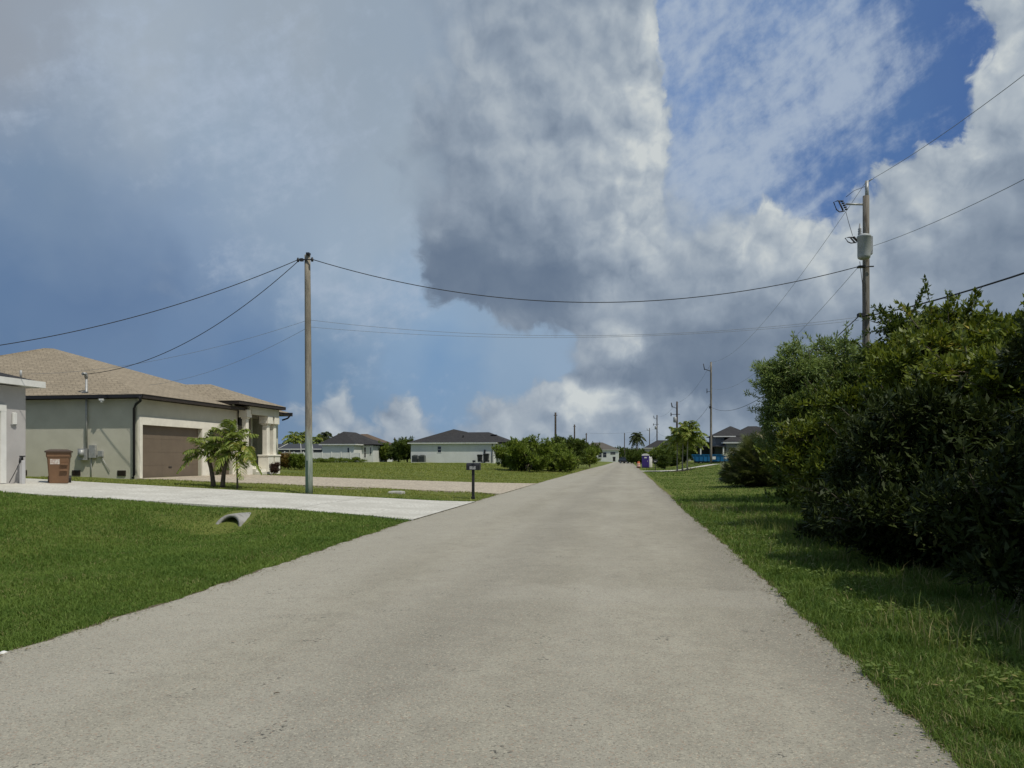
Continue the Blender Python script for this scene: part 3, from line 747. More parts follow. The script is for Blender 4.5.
dd = MB(); dd.box(-25.78,-25.72,38.6,40.3,ZB+.5,ZB+2.7); dd.build('front_door', BRONZE, hb)
la = MB(); la.box(-21.6,-21.3,38.35,38.6,ZB+2.75,ZB+3.2); la.tube([(-21.45,38.47,ZB+3.2),(-21.45,38.47,ZB+3.6)], .02); la.build('lantern', DARKM, hb)
# side eave gutter piece beyond the entry
gg = MB(); gg.box(-24,-19.9,41.9,42.02,EB-.14,EB-.02); gg.tube([(-19.95,41.96,EB-.1),(-20.2,41.98,EB-.35),(-20.6,42.1,EB-.45)], .05)
gg.build('gutter', DARKM, hb)
dn = MB(); dn.tube([(xw+.42,28.810,EB-.10),(xw+.40,28.900,EB-.28),(xw+.02,29.110,EB-.42),(xw-.10,29.160,EB-.6),(xw-.10,29.160,ZB+.2),(xw-.08,29.050,ZB+.08)], .055)
dn.box(-41.5,xw+.50,28.80,28.848,EB-.15,EB-.02)
dn.build('gutter', DARKM, hb)
# side wall fittings
mm = MB(); mm.box(-23.75,-23.35,29.070,29.245,ZB+.85,ZB+1.35); mm.lathe([(.02,ZB+1.3),(.11,ZB+1.3),(.11,ZB+1.0),(.02,ZB+1.0)], (-23.55,29.050)); 
mm.box(-23.25,-22.95,29.110,29.245,ZB+.95,ZB+1.5); mm.box(-22.85,-22.62,29.150,29.245,ZB+1.0,ZB+1.25)
mm.build('electric_meter', GREYM, hb)
ms = MB(); ms.tube([(-23.4,29.170,ZB+1.35),(-23.4,29.170,5.1)], .045); ms.tube([(-23.4,29.170,5.1),(-23.4,29.110,5.28),(-23.4,28.950,5.26)], .07)
ms.box(-23.55,-23.25,29.050,29.230,EB+.12,EB+.16)
ms.build('service_mast', GREYM, hb)
for vx in (-23.95, -21.75, -26.6):
    v_ = MB()
    v_.box(vx-.2,vx+.2,29.220,29.247,ZB+.16,ZB+.40)
    for k in range(5): v_.box(vx-.18,vx+.18,29.205,29.220,ZB+.18+k*.042,ZB+.20+k*.042)
    v_.build('crawl_vent', BRONZE, hb)
MB().tube([(-23.2,29.210,ZB+1.0),(-23.2,29.210,ZB+.1)], .02).build('conduit', GREYM, hb)
cd = MB(); cd.tube([(-22.7,29.210,ZB+1.0),(-22.55,29.210,ZB+.75),(-22.3,29.210,ZB+.35)], .015); cd.build('conduit', GREYM, hb)
ds = MB(); ds.box(-28.6,-27.7,29.210,29.247,ZB+.05,ZB+2.15); ds.build('side_door', pbr('sage_door', (.37,.39,.32), None, rough=.6), hb)
MB().lathe([(.05,5.35),(.05,5.75),(.03,5.76)], (-28.4,31.1)).build('roof_vent', GREYM, hb)
rv = MB(); rv.lathe([(.07,5.4),(.07,5.62),(.20,5.64),(.20,5.74),(.05,5.8)], (-31.2,31.2)); rv.build('roof_vent', GREYM, hb)
fl = MB(); fl.box(-22.5,-22.3,28.78,28.93,EB-.26,EB-.18); fl.lathe([(.05,EB-.26),(.07,EB-.34),(.02,EB-.35)], (-22.4,28.85)); fl.build('flood_light', WHITE, hb)

# ---- neighbour house at the left edge (A)
ZA = .74
ha = empty('house', (-27,16,ZA), 'grey house with white eaves cut off by the left edge of the view', 'house')
wa = MB(); xa = -21.0; EA = 4.29
AG = (17.3, 22.1)
wa.box(xa-.25,xa,AG[1],23.2,ZA-.8,EA-.2); wa.box(xa-.25,xa,8,AG[0],ZA-.8,EA-.2); wa.box(xa-.25,xa,AG[0],AG[1],ZA+2.45,EA-.2)
wa.box(-35,xa-.25,23.0,23.2,ZA-.8,EA-.2); wa.box(-35,xa-.25,8,8.2,ZA-.8,EA-.2); wa.box(-35,-34.8,8.2,22.8,ZA-.8,EA-.2); wa.box(-34.7,-21.3,8.3,22.7,ZA-.5,ZA+.01)
wa.build('wall', GREYST, ha)
ra = MB(); hip(ra,-35.5,-20.58,7.5,23.57,EA,[(-28,15,6.6),(-28,16,6.6)]); ra.build('roof', SH_DARK, ha)
fa = MB(); fascia(fa,-35.46,-20.55,7.54,23.6,EA+.03,.22); fa.build('fascia', WHITE, ha)
ta = MB(); ta.box(xa,xa+.06,AG[1],AG[1]+.22,ZA,ZA+2.45); ta.box(xa,xa+.06,AG[0]-.22,AG[0],ZA,ZA+2.45); ta.box(xa,xa+.065,AG[0]-.22,AG[1]+.22,ZA+2.452,ZA+2.68); ta.build('garage_trim', WHITE, ha)
da = MB()
for k in range(4): da.box(xa-.2,xa-.16,AG[0],AG[1],ZA+.02+k*.605,ZA+.59+k*.605)
da.box(xa-.215,xa-.202,AG[0],AG[1],ZA,ZA+2.44)
da.build('garage_door', WHITE, ha)
lm = MB(); lm.bbox(xa+.0,xa+.10,22.58,22.74,ZA+2.03,ZA+2.43,.02); lo = lm.build('wall_lamp', WHITE, ha)
MB().box(xa+.0,xa+.06,22.55,22.77,ZA+2.0,ZA+2.03).build('lamp_base', GREYM, lo)
# hose post
hp = empty('hose_bib', (-20.75,22.72,ZA), 'pale hose bib post with a thin cable against the grey wall', 'hose bib')
q = MB(); q.bbox(-20.80,-20.66,22.70,22.82,ZA-.05,ZA+.78,.015); q.build('post', pbr('pale_plastic',(.5,.5,.52),None,rough=.5), hp)
q = MB(); q.tube([(-20.73,22.76,ZA+.78),(-20.73,22.76,ZA+.9),(-20.66,22.6,ZA+.86),(-20.64,22.55,ZA+.7)], .035); q.lathe([(.02,ZA+.9),(.09,ZA+.9),(.09,ZA+.94),(.02,ZA+.94)], (-20.73,22.76)); q.build('tap', DARKM, hp)
q = MB(); q.tube([(-20.66,22.6,ZA+.75),(-20.7,22.4,ZA+.35),(-20.72,22.2,ZA+.02)], .012); q.build('cable', DARKM, hp)

# ---- generic far house
def far_house(label, x0, x1, y0, y1, z0, eave, ridge, wm, rm, fm, oh=.5, wins=(), winx=(), extra=None):
    h = empty('house', ((x0+x1)/2, (y0+y1)/2, z0), label, 'house')
    b = MB(); b.box(x0,x1,y0,y1,z0-1,eave-.2)
    b.build('wall', wm, h)
    r_ = MB(); hip(r_, x0-oh, x1+oh, y0-oh, y1+oh, eave, ridge); r_.build('roof', rm, h)
    f_ = MB(); fascia(f_, x0-oh+.03, x1+oh-.03, y0-oh+.03, y1+oh-.03, eave, .22, .06); f_.build('fascia', fm, h)
    for (a,b_,c,d) in wins: window_y(h, a, b_, y0, c, d)
    for (a,b_,c,d) in winx: window_x(h, x1, a, b_, c, d)
    return h

# E: long white house in the middle left
he = far_house('long white house with charcoal hip roof across the green empty lot', -36.4,-22.0,122,136,.9,4.25,[(-30.6,129,6.75),(-28.4,129,6.3)],WHITEST,SH_DARK,WHITE,
   wins=[(-31.7,-31.1,2.55,3.55)])
b = MB(); b.box(-21.998,-20.4,124,135,0,4.03); b.build('wall', WHITEST, he)
b = MB(); hip(b,-29.5,-19.6,122.6,136.3,4.27,[(-29.2,129,6.18),(-24.2,129,6.18)]); b.build('roof', SH_DARK, he)
window_y(he,-21.3,-20.9,124,1.9,3.5)
b = MB(); b.box(-23.7,-23.45,121.9,121.998,.9,3.0); b.box(-22.35,-22.25,121.88,121.998,.9,4.0); b.build('downspout', DARKM, he)
MB().box(-28.0,-27.8,124.6,124.8,5.0,5.5).build('roof_vent', DARKM, he)
b = MB(); b.box(-23.4,-22.4,126.4,127.4,5.55,5.68); b.build('roof_vent', DARKM, he)
def ac(x, y, z, label):
    t = empty('air_conditioner', (x, y, z), label, 'air conditioner', 'outdoor units beside the white house')
    m_ = MB(); m_.bbox(x-.5,x+.5,y-.45,y+.45,z,z+1.15,.05); m_.build('housing', pbr('grey_green_metal', (.10,.11,.11), None, rough=.6), t)
    m_ = MB(); m_.lathe([(.40,z+1.151),(.40,z+1.2),(.1,z+1.24)], (x,y), 14); m_.build('fan_guard', DARKM, t)
    m_ = MB()
    for k in range(7): m_.box(x-.44,x+.44,y-.475,y-.455,z+.15+k*.13,z+.19+k*.13)
    m_.build('grille', DARKM, t)
ac(-34.0,120.6,.9,'dark air conditioner at the left end of the long white house wall')
ac(-35.3,120.9,.9,'grey air conditioner nearest the left corner of the long white house')
def bin_(name, x, y, z, bodym, lidm, label, cat, rz=0, s=1., group=None, sticker=True):
    t = empty(name, (x, y, z), label, cat, group, rz)
    def L(m_, nm, mat_, par=None):
        o = m_.build(nm, mat_, None, off=(0,0,0)); o.parent = par or t; return o
    m_ = MB(); w0, w1, d0, d1, hh = .25*s, .32*s, .28*s, .40*s, .98*s
    ring = lambda w_, d_, z_, yo=0: [(-w_+.04,-d_+yo,z_),(w_-.04,-d_+yo,z_),(w_,-d_+.04+yo,z_),(w_,d_-.04+yo,z_),(w_-.04,d_+yo,z_),(-w_+.04,d_+yo,z_),(-w_,d_-.04+yo,z_),(-w_,-d_+.04+yo,z_)]
    rows = [ring(w0,d0,.04*s), ring(w0+.015,d0+.02,.30*s), ring(w1-.03,d1-.04,.80*s), ring(w1,d1,.86*s), ring(w1,d1,hh)]
    v = [p for r_ in rows for p in r_]; f = [tuple(range(7,-1,-1)), tuple(range(32,40))]
    for k in range(4):
        for i in range(8): j=(i+1)%8; f.append((k*8+i,k*8+j,k*8+8+j,k*8+8+i))
    m_.add(v, f)
    for zz in (.42, .60): m_.box(w0*.2, w0*1.0, -d1+.01, -d1+.06, zz*s, (zz+.05)*s)
    L(m_, 'body', bodym)
    m_ = MB()
    v = [p for r_ in (ring(w1+.04,d1+.05,hh+.002), ring(w1+.045,d1+.055,hh+.045*s), ring(w1*.7,d1*.7,hh+.10*s)) for p in r_]
    f = [tuple(range(7,-1,-1)), tuple(range(16,24))]
    for k in range(2):
        for i in range(8): j=(i+1)%8; f.append((k*8+i,k*8+j,k*8+8+j,k*8+8+i))
    m_.add(v, f); L(m_, 'lid', lidm)
    m_ = MB(); m_.tube([(-w1*.8,d1+.02,hh-.06),(-w1*.8,d1+.11,hh-.02),(w1*.8,d1+.11,hh-.02),(w1*.8,d1+.02,hh-.06)], .017); L(m_, 'handle', lidm)
    for sx_ in (-1, 1):
        m_ = MB(); m_.tube([(sx_*(w0+.0),d0+.04,.13*s),(sx_*(w0+.07),d0+.04,.13*s)], .13*s, 14, smooth=False); L(m_, 'wheel', DARKM)
    if sticker:
        m_ = MB()
        # the front leans outward with height: lay the sticker on that slope
        yf = lambda z_: -(d0+.02) - (z_-.30*s)/(.5*s)*(d1-.04-d0-.02) - .006
        m_.add([(-w0*.85,yf(.62*s),.62*s),(w0*.15,yf(.62*s),.62*s),(w0*.15,yf(.78*s),.78*s),(-w0*.85,yf(.78*s),.78*s),(-w0*.85,yf(.62*s)+.004,.62*s),(w0*.15,yf(.62*s)+.004,.62*s),(w0*.15,yf(.78*s)+.004,.78*s),(-w0*.85,yf(.78*s)+.004,.78*s)],[(0,1,2,3),(4,7,6,5),(0,4,5,1),(1,5,6,2),(2,6,7,3),(3,7,4,0)])
        L(m_, 'sticker', pbr('faded_sticker', (.62,.60,.56), (.42,.32,.28), 14, .6))
    return t
TERRA = pbr('brown_plastic', (.19,.108,.062), (.165,.095,.055), 3, .6)
LIDB = pbr('dark_brown_plastic', (.085,.06,.045), None, rough=.6)
gx_, gy_, gz_ = at(59, 26.9)[0], at(59, 26.9)[1], 0
bin_('trash_bin', gx_, gy_, float(H(gx_, gy_))+.0, TERRA, LIDB, 'brown wheeled trash bin with a dark lid beside the sage green wall', 'trash bin', rz=YAW+R(28), s=1.17)
DKBIN = pbr('charcoal_plastic', (.03,.032,.035), None, rough=.6)
x_, y_, _ = at(480.5, 121)
bin_('trash_bin', x_-.5, 120.7, .9, DKBIN, DKBIN, 'dark wheeled bin left of its twin at the right end of the white house', 'trash bin', s=1.2, group='dark bins by the white house', sticker=False)
bin_('trash_bin', x_+.55, 120.9, .9, DKBIN, DKBIN, 'dark wheeled bin right of its twin at the right end of the white house', 'trash bin', s=1.35, group='dark bins by the white house', sticker=False)

# C: white house behind the fence, D: brown roof
zc = .55
hc = far_house('white house with charcoal roof behind the white fence', -53.2,-47.3,124,140,zc+.2,4.1,[(-50.8,128.0,6.4),(-50.4,133,6.4)],WHITEST,SH_DARK,WHITE,
   wins=[(-48.5,-48.2,1.6,3.4)])
b = MB(); b.box(-47.298,-45.2,128,139,0,3.85); b.build('wall', WHITEST, hc)
b = MB(); hip(b,-54,-44.6,127.4,139.6,4.05,[(-49.6,133.5,5.6),(-49.4,133.6,5.6)]); b.build('roof', SH_DARK, hc)
window_y(hc,-46.9,-46.6,128,1.7,3.5); window_y(hc,-45.8,-45.6,128,2.2,3.5)
hd = far_house('house with a reddish brown roof between the charcoal roofed house and the shrubs', -73,-58.0,170,184,.9,4.5,[(-65.6,177,7.6),(-64.0,177,7.6)],WHITEST,SH_BROWN,WHITE,wins=[(-60.6,-59.6,1.6,3.2)])
pb = MB(); pb.box(-58,-56,168,172,.5,1.5); pb.build('porch', WHITE, hd)

# screened pool cage
pcx0, pcx1, pcy0, pcy1 = -67, -53.6, 126, 133
pc = empty('pool_cage', (-56,128,.8), 'dark screened pool cage with white frame bars behind the white fence', 'pool cage')
m_ = MB(); 
m_.add([(pcx0,pcy0,3.2),(pcx1,pcy0,3.2),(pcx1,pcy1,3.2),(pcx0,pcy1,3.2),(pcx0+2.5,pcy0+2,4.2),(pcx1-2,pcy0+2,4.2),(pcx1-2,pcy1-2,4.2),(pcx0+2.5,pcy1-2,4.2)],[(0,1,5,4),(1,2,6,5),(2,3,7,6),(3,0,4,7),(4,5,6,7)])
m_.box(pcx0+.05,pcx1-.05,pcy0+.05,pcy0+.08,.6,3.15); m_.box(pcx0+.05,pcx0+.08,pcy0+.1,pcy1,.6,3.15); m_.box(pcx1-.08,pcx1-.05,pcy0+.1,pcy1,.6,3.15)
m_.build('screen', SCREEN, pc)
m_ = MB()
m_.box(pcx0,pcx1,pcy0-.06,pcy0+.04,3.1,3.28)
for k in range(7):
    x = pcx0+(pcx1-pcx0)*k/6; m_.box(x-.06,x+.06,pcy0-.06,pcy0+.04,.6,3.1)
for k in (1,2,4,5):
    x = pcx0+(pcx1-pcx0)*k/6; m_.tube([(x,pcy0-.02,3.25),(x+(1.0 if k<3 else -1.0),pcy0+1.96,4.24)], .05, 5)
m_.build('frame', WHITE, pc)

# white vinyl fence
fx0, fx1 = -60.5, -45.1
fe = empty('fence', (-50,120,.7), 'white vinyl privacy fence along the far side of the lot', 'fence')
n = 9
m_ = MB(); p_ = MB()
for k in range(n):
    a = fx0+(fx1-fx0)*k/n; b_ = fx0+(fx1-fx0)*(k+1)/n; y0 = 121.0
    zz = float(H(a, y0))
    nb = 8
    for j in range(nb):
        xa_ = a+.08+(b_-a-.16)*j/nb; m_.box(xa_, xa_+(b_-a-.16)/nb-.012, y0, y0+.03, zz-.1, zz+1.62)
    MB().bbox(a-.07,a+.07,y0-.055,y0+.085,zz-.2,zz+1.78,.02).build('fence_post', WHITE, fe)
p_.bbox(fx1-.07,fx1+.07,120.945,121.085,.3,2.5,.02)
m_.build('panel', WHITE, fe); p_.build('fence_post', WHITE, fe)

# F: white house past the end of the road
hf = far_house('white house with greyish roof straight past the end of the road', -19,-3.4,301,314,.9,5.0,[(-14,307,8.0),(-10.0,307,8.0)],WHITEST,SH_GREY,WHITE,wins=[(-11.5,-10.1,1.9,3.9),(-9.6,-8.2,1.9,3.9),(-6.6,-4.6,3.0,4.0)])
# H: dark roof among the trees right of the road
hh_ = far_house('house with a wide charcoal roof behind the portable toilet', 5.0,17,203,215,.9,4.4,[(8.2,208,6.5),(13.5,208,6.5)],GREYST,SH_DARK,WHITE,wins=[(8,9.5,1.8,3.2)])
# G: charcoal roof with two peaks on the right
hg = far_house('grey house with two charcoal roof peaks past the bushes right of the road', 14.6,25.5,114,127,.85,4.0,[(18.6,119.5,6.55),(19.9,119.5,6.55)],pbr('slate_wall',(.20,.21,.22),(.17,.18,.19)),SH_DARK,WHITE)
b = MB(); hip(b,12.9,19.0,115.5,127,4.95,[(16.0,120.3,6.6),(16.2,120.5,6.6)]); b.build('roof', SH_DARK, hg)
b = MB(); b.box(12.9,16.2,115.3,115.4,4.78,4.93); b.build('fascia', WHITE, hg)
b = MB(); b.box(13.3,14.59,116,125,.5,4.9); b.build('wall', pbr('slate_wall_2',(.16,.17,.18),None), hg)
b = MB(); b.box(10.6,14.4,113.6,119,3.25,3.4); b.build('porch_roof', SH_DARK, hg)
for x in (10.9,14.2):
    b = MB(); b.box(x-.09,x+.09,113.7,113.88,.5,3.25); b.build('porch_post', WHITE, hg)
b = MB(); b.box(10.9,13.29,117.5,117.6,.5,3.24); b.build('porch_screen', SCREEN, hg)
b = MB(); b.box(15.0,15.9,113.95,113.998,.9,3.1); b.build('front_door', DARKM, hg)
window_y(hg,17.5,19,114,1.9,3.3)

# blue roll-off container
dz = float(H(13, 107))
du = empty('dumpster', (12.9,107.2,dz), 'long blue roll-off dumpster with a white sticker on its side', 'dumpster')
BLUE = pbr('blue_paint', (.012,.13,.30), (.010,.105,.25), 1.5, .45)
q = MB()
q.prism([(9.4,dz+.28),(15.3,dz+.28),(15.65,dz+1.22),(9.0,dz+1.22)], 106.2, 108.2)
q.box(8.95,15.7,106.12,106.198,dz+1.14,dz+1.24)
for k in range(11):
    x = 9.45+k*.57; q.box(x,x+.07,106.12,106.198,dz+.30,dz+1.13)
q.build('container', BLUE, du)
q = MB(); q.box(9.4,15.3,106.5,106.6,dz+.12,dz+.279); q.box(9.4,15.3,107.8,107.9,dz+.12,dz+.279)
q.build('skid', DARKM, du)
for xx in (9.9,14.9):
    q = MB(); q.tube([(xx,106.35,dz+.12),(xx,106.5,dz+.12)], .12, 12, smooth=False); q.build('wheel', DARKM, du)
q = MB(); q.box(11.75,12.2,106.10,106.118,dz+.55,dz+.95); q.build('sticker', WHITE, du)

# portable toilet
tx, ty, _ = at(645.5, 121); tz = float(H(tx, ty))
pt_ = empty('portable_toilet', (tx, ty, tz), 'purple portable toilet with a white domed roof beside the road', 'portable toilet')
PURP = pbr('purple_plastic', (.085,.055,.27), (.075,.05,.24), 2, .5)
q = MB(); q.bbox(tx-.58,tx+.58,ty-.58,ty+.58,tz+.08,tz+1.98,.06); q.build('cabin', PURP, pt_)
q = MB(); q.prism([(tx-.62,tz+1.97),(tx+.62,tz+1.97),(tx+.60,tz+2.12),(tx+.4,tz+2.25),(tx+.15,tz+2.31),(tx-.15,tz+2.31),(tx-.4,tz+2.25),(tx-.60,tz+2.12)], ty-.62, ty+.62); q.build('roof', WHITE, pt_)
q = MB(); q.box(tx-.42,tx+.42,ty-.61,ty-.585,tz+.2,tz+1.88); do_ = q.build('door', pbr('dark_purple_plastic',(.055,.035,.19),None,rough=.5), pt_)
q = MB(); q.box(tx+.28,tx+.36,ty-.64,ty-.612,tz+1.0,tz+1.15); q.build('handle', WHITE, do_)
q = MB(); q.box(tx-.2,tx+.2,ty-.62,ty-.612,tz+1.55,tz+1.75); q.build('sign', WHITE, pt_)
q = MB(); q.box(tx-.62,tx+.62,ty-.62,ty+.62,tz-.05,tz+.08); q.build('skid_base', DARKM, pt_)
# white water tank next to it, orange barrel
wx, wy, _ = at(649.6, 123.5); wz = float(H(wx, wy))
wt_ = empty('water_tank', (wx,wy,wz), 'small white tank standing just right of the purple toilet', 'tank')
q = MB(); q.lathe([(.42,wz),(.45,wz+.1),(.45,wz+1.6),(.38,wz+1.78),(.12,wz+1.86),(.12,wz+1.95)], (wx,wy), 18); q.build('tank_body', WHITE, wt_)
q = MB(); q.lathe([(.16,wz+1.952),(.16,wz+2.0),(.05,wz+2.02)], (wx,wy), 14); q.build('cap', DARKM, wt_)
ox, oy, _ = at(638.6, 118); oz = float(H(ox, oy))
ob = empty('traffic_barrel', (ox,oy,oz), 'orange traffic barrel at the right road edge before the toilet', 'barrel')
q = MB(); q.lathe([(.30,oz+.06),(.29,oz+.45),(.26,oz+.46),(.25,oz+.8),(.21,oz+.81),(.20,oz+1.02),(.1,oz+1.05)], (ox,oy), 16); q.build('barrel_body', pbr('orange_plastic',(.42,.09,.03),None,rough=.5), ob)
q = MB(); q.lathe([(.295,oz+.25),(.295,oz+.38)], (ox,oy), 16); q.lathe([(.262,oz+.55),(.262,oz+.68)], (ox,oy), 16); q.build('reflective_band', WHITE, ob)
q = MB(); q.lathe([(.42,oz-.02),(.42,oz+.06),(.31,oz+.065)], (ox,oy), 16); q.build('rubber_base', DARKM, ob)

# ---- SUV at the end of the road
cx_, cy_ = at(626, 222)[0], at(626, 222)[1]
suv = empty('suv', (cx_, cy_, .02), 'dark grey SUV parked at the far end of the road', 'car', None, R(48))
def CP(m_, nm, mat_, par=None):
    o = m_.build(nm, mat_, None, off=(0,0,0)); o.parent = par or suv; return o
CARP = pbr('dark_grey_car_paint', (.035,.037,.045), None, rough=.25, spec=.6)
q = MB()  # lofted body: sections along y (front at -y)
sec = [(-2.35,.62,.42,.78),(-2.25,.84,.36,.92),(-1.5,.92,.32,1.05),(-1.0,.94,.30,1.10),(1.9,.94,.30,1.14),(2.3,.90,.36,1.08),(2.38,.82,.45,.95)]
vs_=[]; fs_=[]
for (yy,hw,zb,zt) in sec:
    vs_ += [(-hw*.92,yy,zb),(hw*.92,yy,zb),(hw,yy,zb+.15),(hw,yy,zt-.18),(hw*.9,yy,zt),(-hw*.9,yy,zt),(-hw,yy,zt-.18),(-hw,yy,zb+.15)]
for i in range(len(sec)-1):
    for k in range(8): fs_.append((i*8+k,i*8+(k+1)%8,(i+1)*8+(k+1)%8,(i+1)*8+k))
fs_ += [tuple(range(8)), tuple(range(len(vs_)-1,len(vs_)-9,-1))]
q.add(vs_, fs_, True); CP(q, 'body', CARP)
q = MB(); v=[(-.82,-1.05,1.08),(.82,-1.05,1.08),(.84,2.2,1.10),(-.84,2.2,1.10),(-.66,-.35,1.70),(.66,-.35,1.70),(.68,1.75,1.72),(-.68,1.75,1.72)]
q.add(v,[(0,1,5,4),(1,2,6,5),(2,3,7,6),(3,0,4,7)]); CP(q, 'window_glass', GLASS)
q = MB(); q.box(-.68,.68,-.38,1.78,1.70,1.77); CP(q, 'roof', CARP)
for sx_ in (-1,1):
    for yy in (-1.45,1.45):
        q = MB(); q.tube([(sx_*.72,yy,.36),(sx_*.95,yy,.36)], .36, 18, smooth=False); wo_ = CP(q, 'wheel', DARKM)
        q = MB(); q.tube([(sx_*.951,yy,.36),(sx_*.965,yy,.36)], .21, 12, smooth=False); CP(q, 'rim', GREYM, wo_)
    q = MB(); q.box(min(sx_*.5,sx_*.8),max(sx_*.5,sx_*.8),-2.32,-2.24,.70,.86); CP(q, 'headlight', WHITE)
    q = MB(); q.box(min(sx_*.95,sx_*1.1),max(sx_*.95,sx_*1.1),-.85,-.75,1.02,1.18); CP(q, 'mirror', CARP)
q = MB(); q.box(-.45,.45,-2.40,-2.33,.52,.74); CP(q, 'grille', DARKM)
q = MB(); q.box(-.25,.25,-2.44,-2.405,.44,.54); CP(q, 'number_plate', WHITE)

# dark object pair (bins) at the end of the road left of the car
x_, y_, _ = at(616.5, 280)
bin_('trash_bin', x_-.9, y_, .25, DKBIN, DKBIN, 'dark bin at the far road end beside the white house', 'trash bin', s=1.7, sticker=False)

# ---- mailboxes
def mailbox(px, d, label, hgt=1.55, s=1., dz_=0):
    x, y, _ = at(px, d); z = float(H(x, y))
    t = empty('mailbox', (x, y, z), label, 'mailbox')
    def L(m_, nm, mat_, par=None): o = m_.build(nm, mat_, None, off=(0,0,0)); o.parent = par or t; return o
    sg = 1
    m_ = MB(); m_.bbox(-.05,.05,-.05,.05,-.1,hgt-.28,.008); m_.bbox(-.07,.07,-.07,.07,-.05,.1,.008); L(m_, 'post', DARKM)
    # box long axis towards the road (x)
    z0 = hgt-.28; prof = [(-.12,z0),(.12,z0),(.12,z0+.16)]+[(.12*math.cos(a),z0+.16+.12*math.sin(a)) for a in [math.pi*k/8 for k in range(1,8)]]+[(-.12,z0+.16)]
    m_ = MB(); m_.prism(prof, -.25, .25, 'x'); bx_ = L(m_, 'box', DARKM)
    m_ = MB(); m_.prism([(a*1.04,z0+.003+(z_-z0)*1.02) for a,z_ in prof], .252, .275, 'x'); L(m_, 'door', DARKM)
    m_ = MB(); m_.box(-.12,.12,-.126,-.121,z0+.03,z0+.15); L(m_, 'number_plate', pbr('grey_label', (.45,.45,.46), (.2,.2,.2), 40), bx_)
    m_ = MB(); m_.box(.02,.04,-.14,-.13,z0+.1,z0+.38); m_.box(.0,.12,-.14,-.13,z0+.3,z0+.38); L(m_, 'flag', DARKM)
    return t
mailbox(473.2, 28.6, 'black mailbox on a single black post beside the concrete driveway', 1.40)
mailbox(655.2, 91.5, 'dark mailbox on a post where the right hand driveway meets the road', 1.35)

# meter box lid in the grass strip, culvert pipe, small stones
lx, ly, lz = ground_at(396.5, 493.6)
lb = empty('meter_lid', (lx, ly, lz), 'pale flat utility box lid in the grass strip by the utility pole', 'utility box')
q = MB(); q.bbox(lx-.30,lx+.30,ly-.22,ly+.22,lz-.1,lz+.09,.03); q.build('box', pbr('pale_concrete',(.48,.47,.43),(.36,.35,.32),6), lb)
q = MB(); q.bbox(lx-.2,lx+.2,ly-.14,ly+.14,lz+.091,lz+.105,.01); q.build('lid', pbr('lid_grey',(.36,.37,.36),None), lb)

cvx = -9.7
cp = empty('culvert_pipe', (cvx, 17.0, -.1), 'grey concrete culvert pipe end sticking out of the mown lawn', 'culvert')
vs_=[]; fs_=[]; n=28; ro, ri = .36, .285; zc_ = -.15
ys = [16.75, 16.9, 17.5, 18.2, 19.2]
def ring_(r_, y_, zc2): return [(cvx+r_*math.cos(2*math.pi*k/n), y_, zc2+r_*math.sin(2*math.pi*k/n)) for k in range(n)]
# mitred mouth: the top reaches a little less far than the bottom
def mouth(r_): return [(cvx+r_*math.cos(2*math.pi*k/n), 16.85+.22*math.sin(2*math.pi*k/n), zc_+r_*math.sin(2*math.pi*k/n)) for k in range(n)]
rings = [mouth(ro), ring_(ro,17.5,zc_-.0), ring_(ro,18.2,zc_-.03), ring_(ro,19.3,zc_-.06)]
inn = [mouth(ri), ring_(ri,17.5,zc_), ring_(ri,18.2,zc_-.03), ring_(ri,19.3,zc_-.06)]
for r_ in rings+inn: vs_ += r_
def band(a,b,fl=False):
    for k in range(n):
        j=(k+1)%n; f=(a*n+k,a*n+j,b*n+j,b*n+k); fs_.append(f[::-1] if fl else f)
for i in range(3): band(i,i+1); band(4+i,5+i,True)
band(0,4,True)
MB().add(vs_, fs_, True).build('pipe', pbr('weathered_concrete', (.34,.335,.32), (.24,.235,.22), 5, .9, .6, 40), cp)
q = MB()
q.tube([(cvx,19.0,zc_-.05),(cvx,19.1,zc_-.05)], .28, 20); q.build('pipe_shade_disc', pbr('dark_inside',(.01,.01,.01)), cp)  # black disc painted in for the darkness inside the pipe

# ------------------------------------------------------------------ foliage
def norm(a): return a/np.maximum(np.linalg.norm(a, axis=1, keepdims=True), 1e-9)

def leafquads(base, dirv, side, L, W, fold=.12):
    """diamond leaves: base, left, tip, right"""
    n = len(base); L = np.broadcast_to(L, n)[:,None]; W = np.broadcast_to(W, n)[:,None]
    nrm = norm(np.cross(dirv, side))
    V = np.empty((n, 4, 3))
    V[:,0] = base; V[:,1] = base+dirv*L*.45+side*W*.5+nrm*L*fold*.5
    V[:,2] = base+dirv*L-nrm*L*fold; V[:,3] = base+dirv*L*.45-side*W*.5+nrm*L*fold*.5
    return V.reshape(-1, 3)

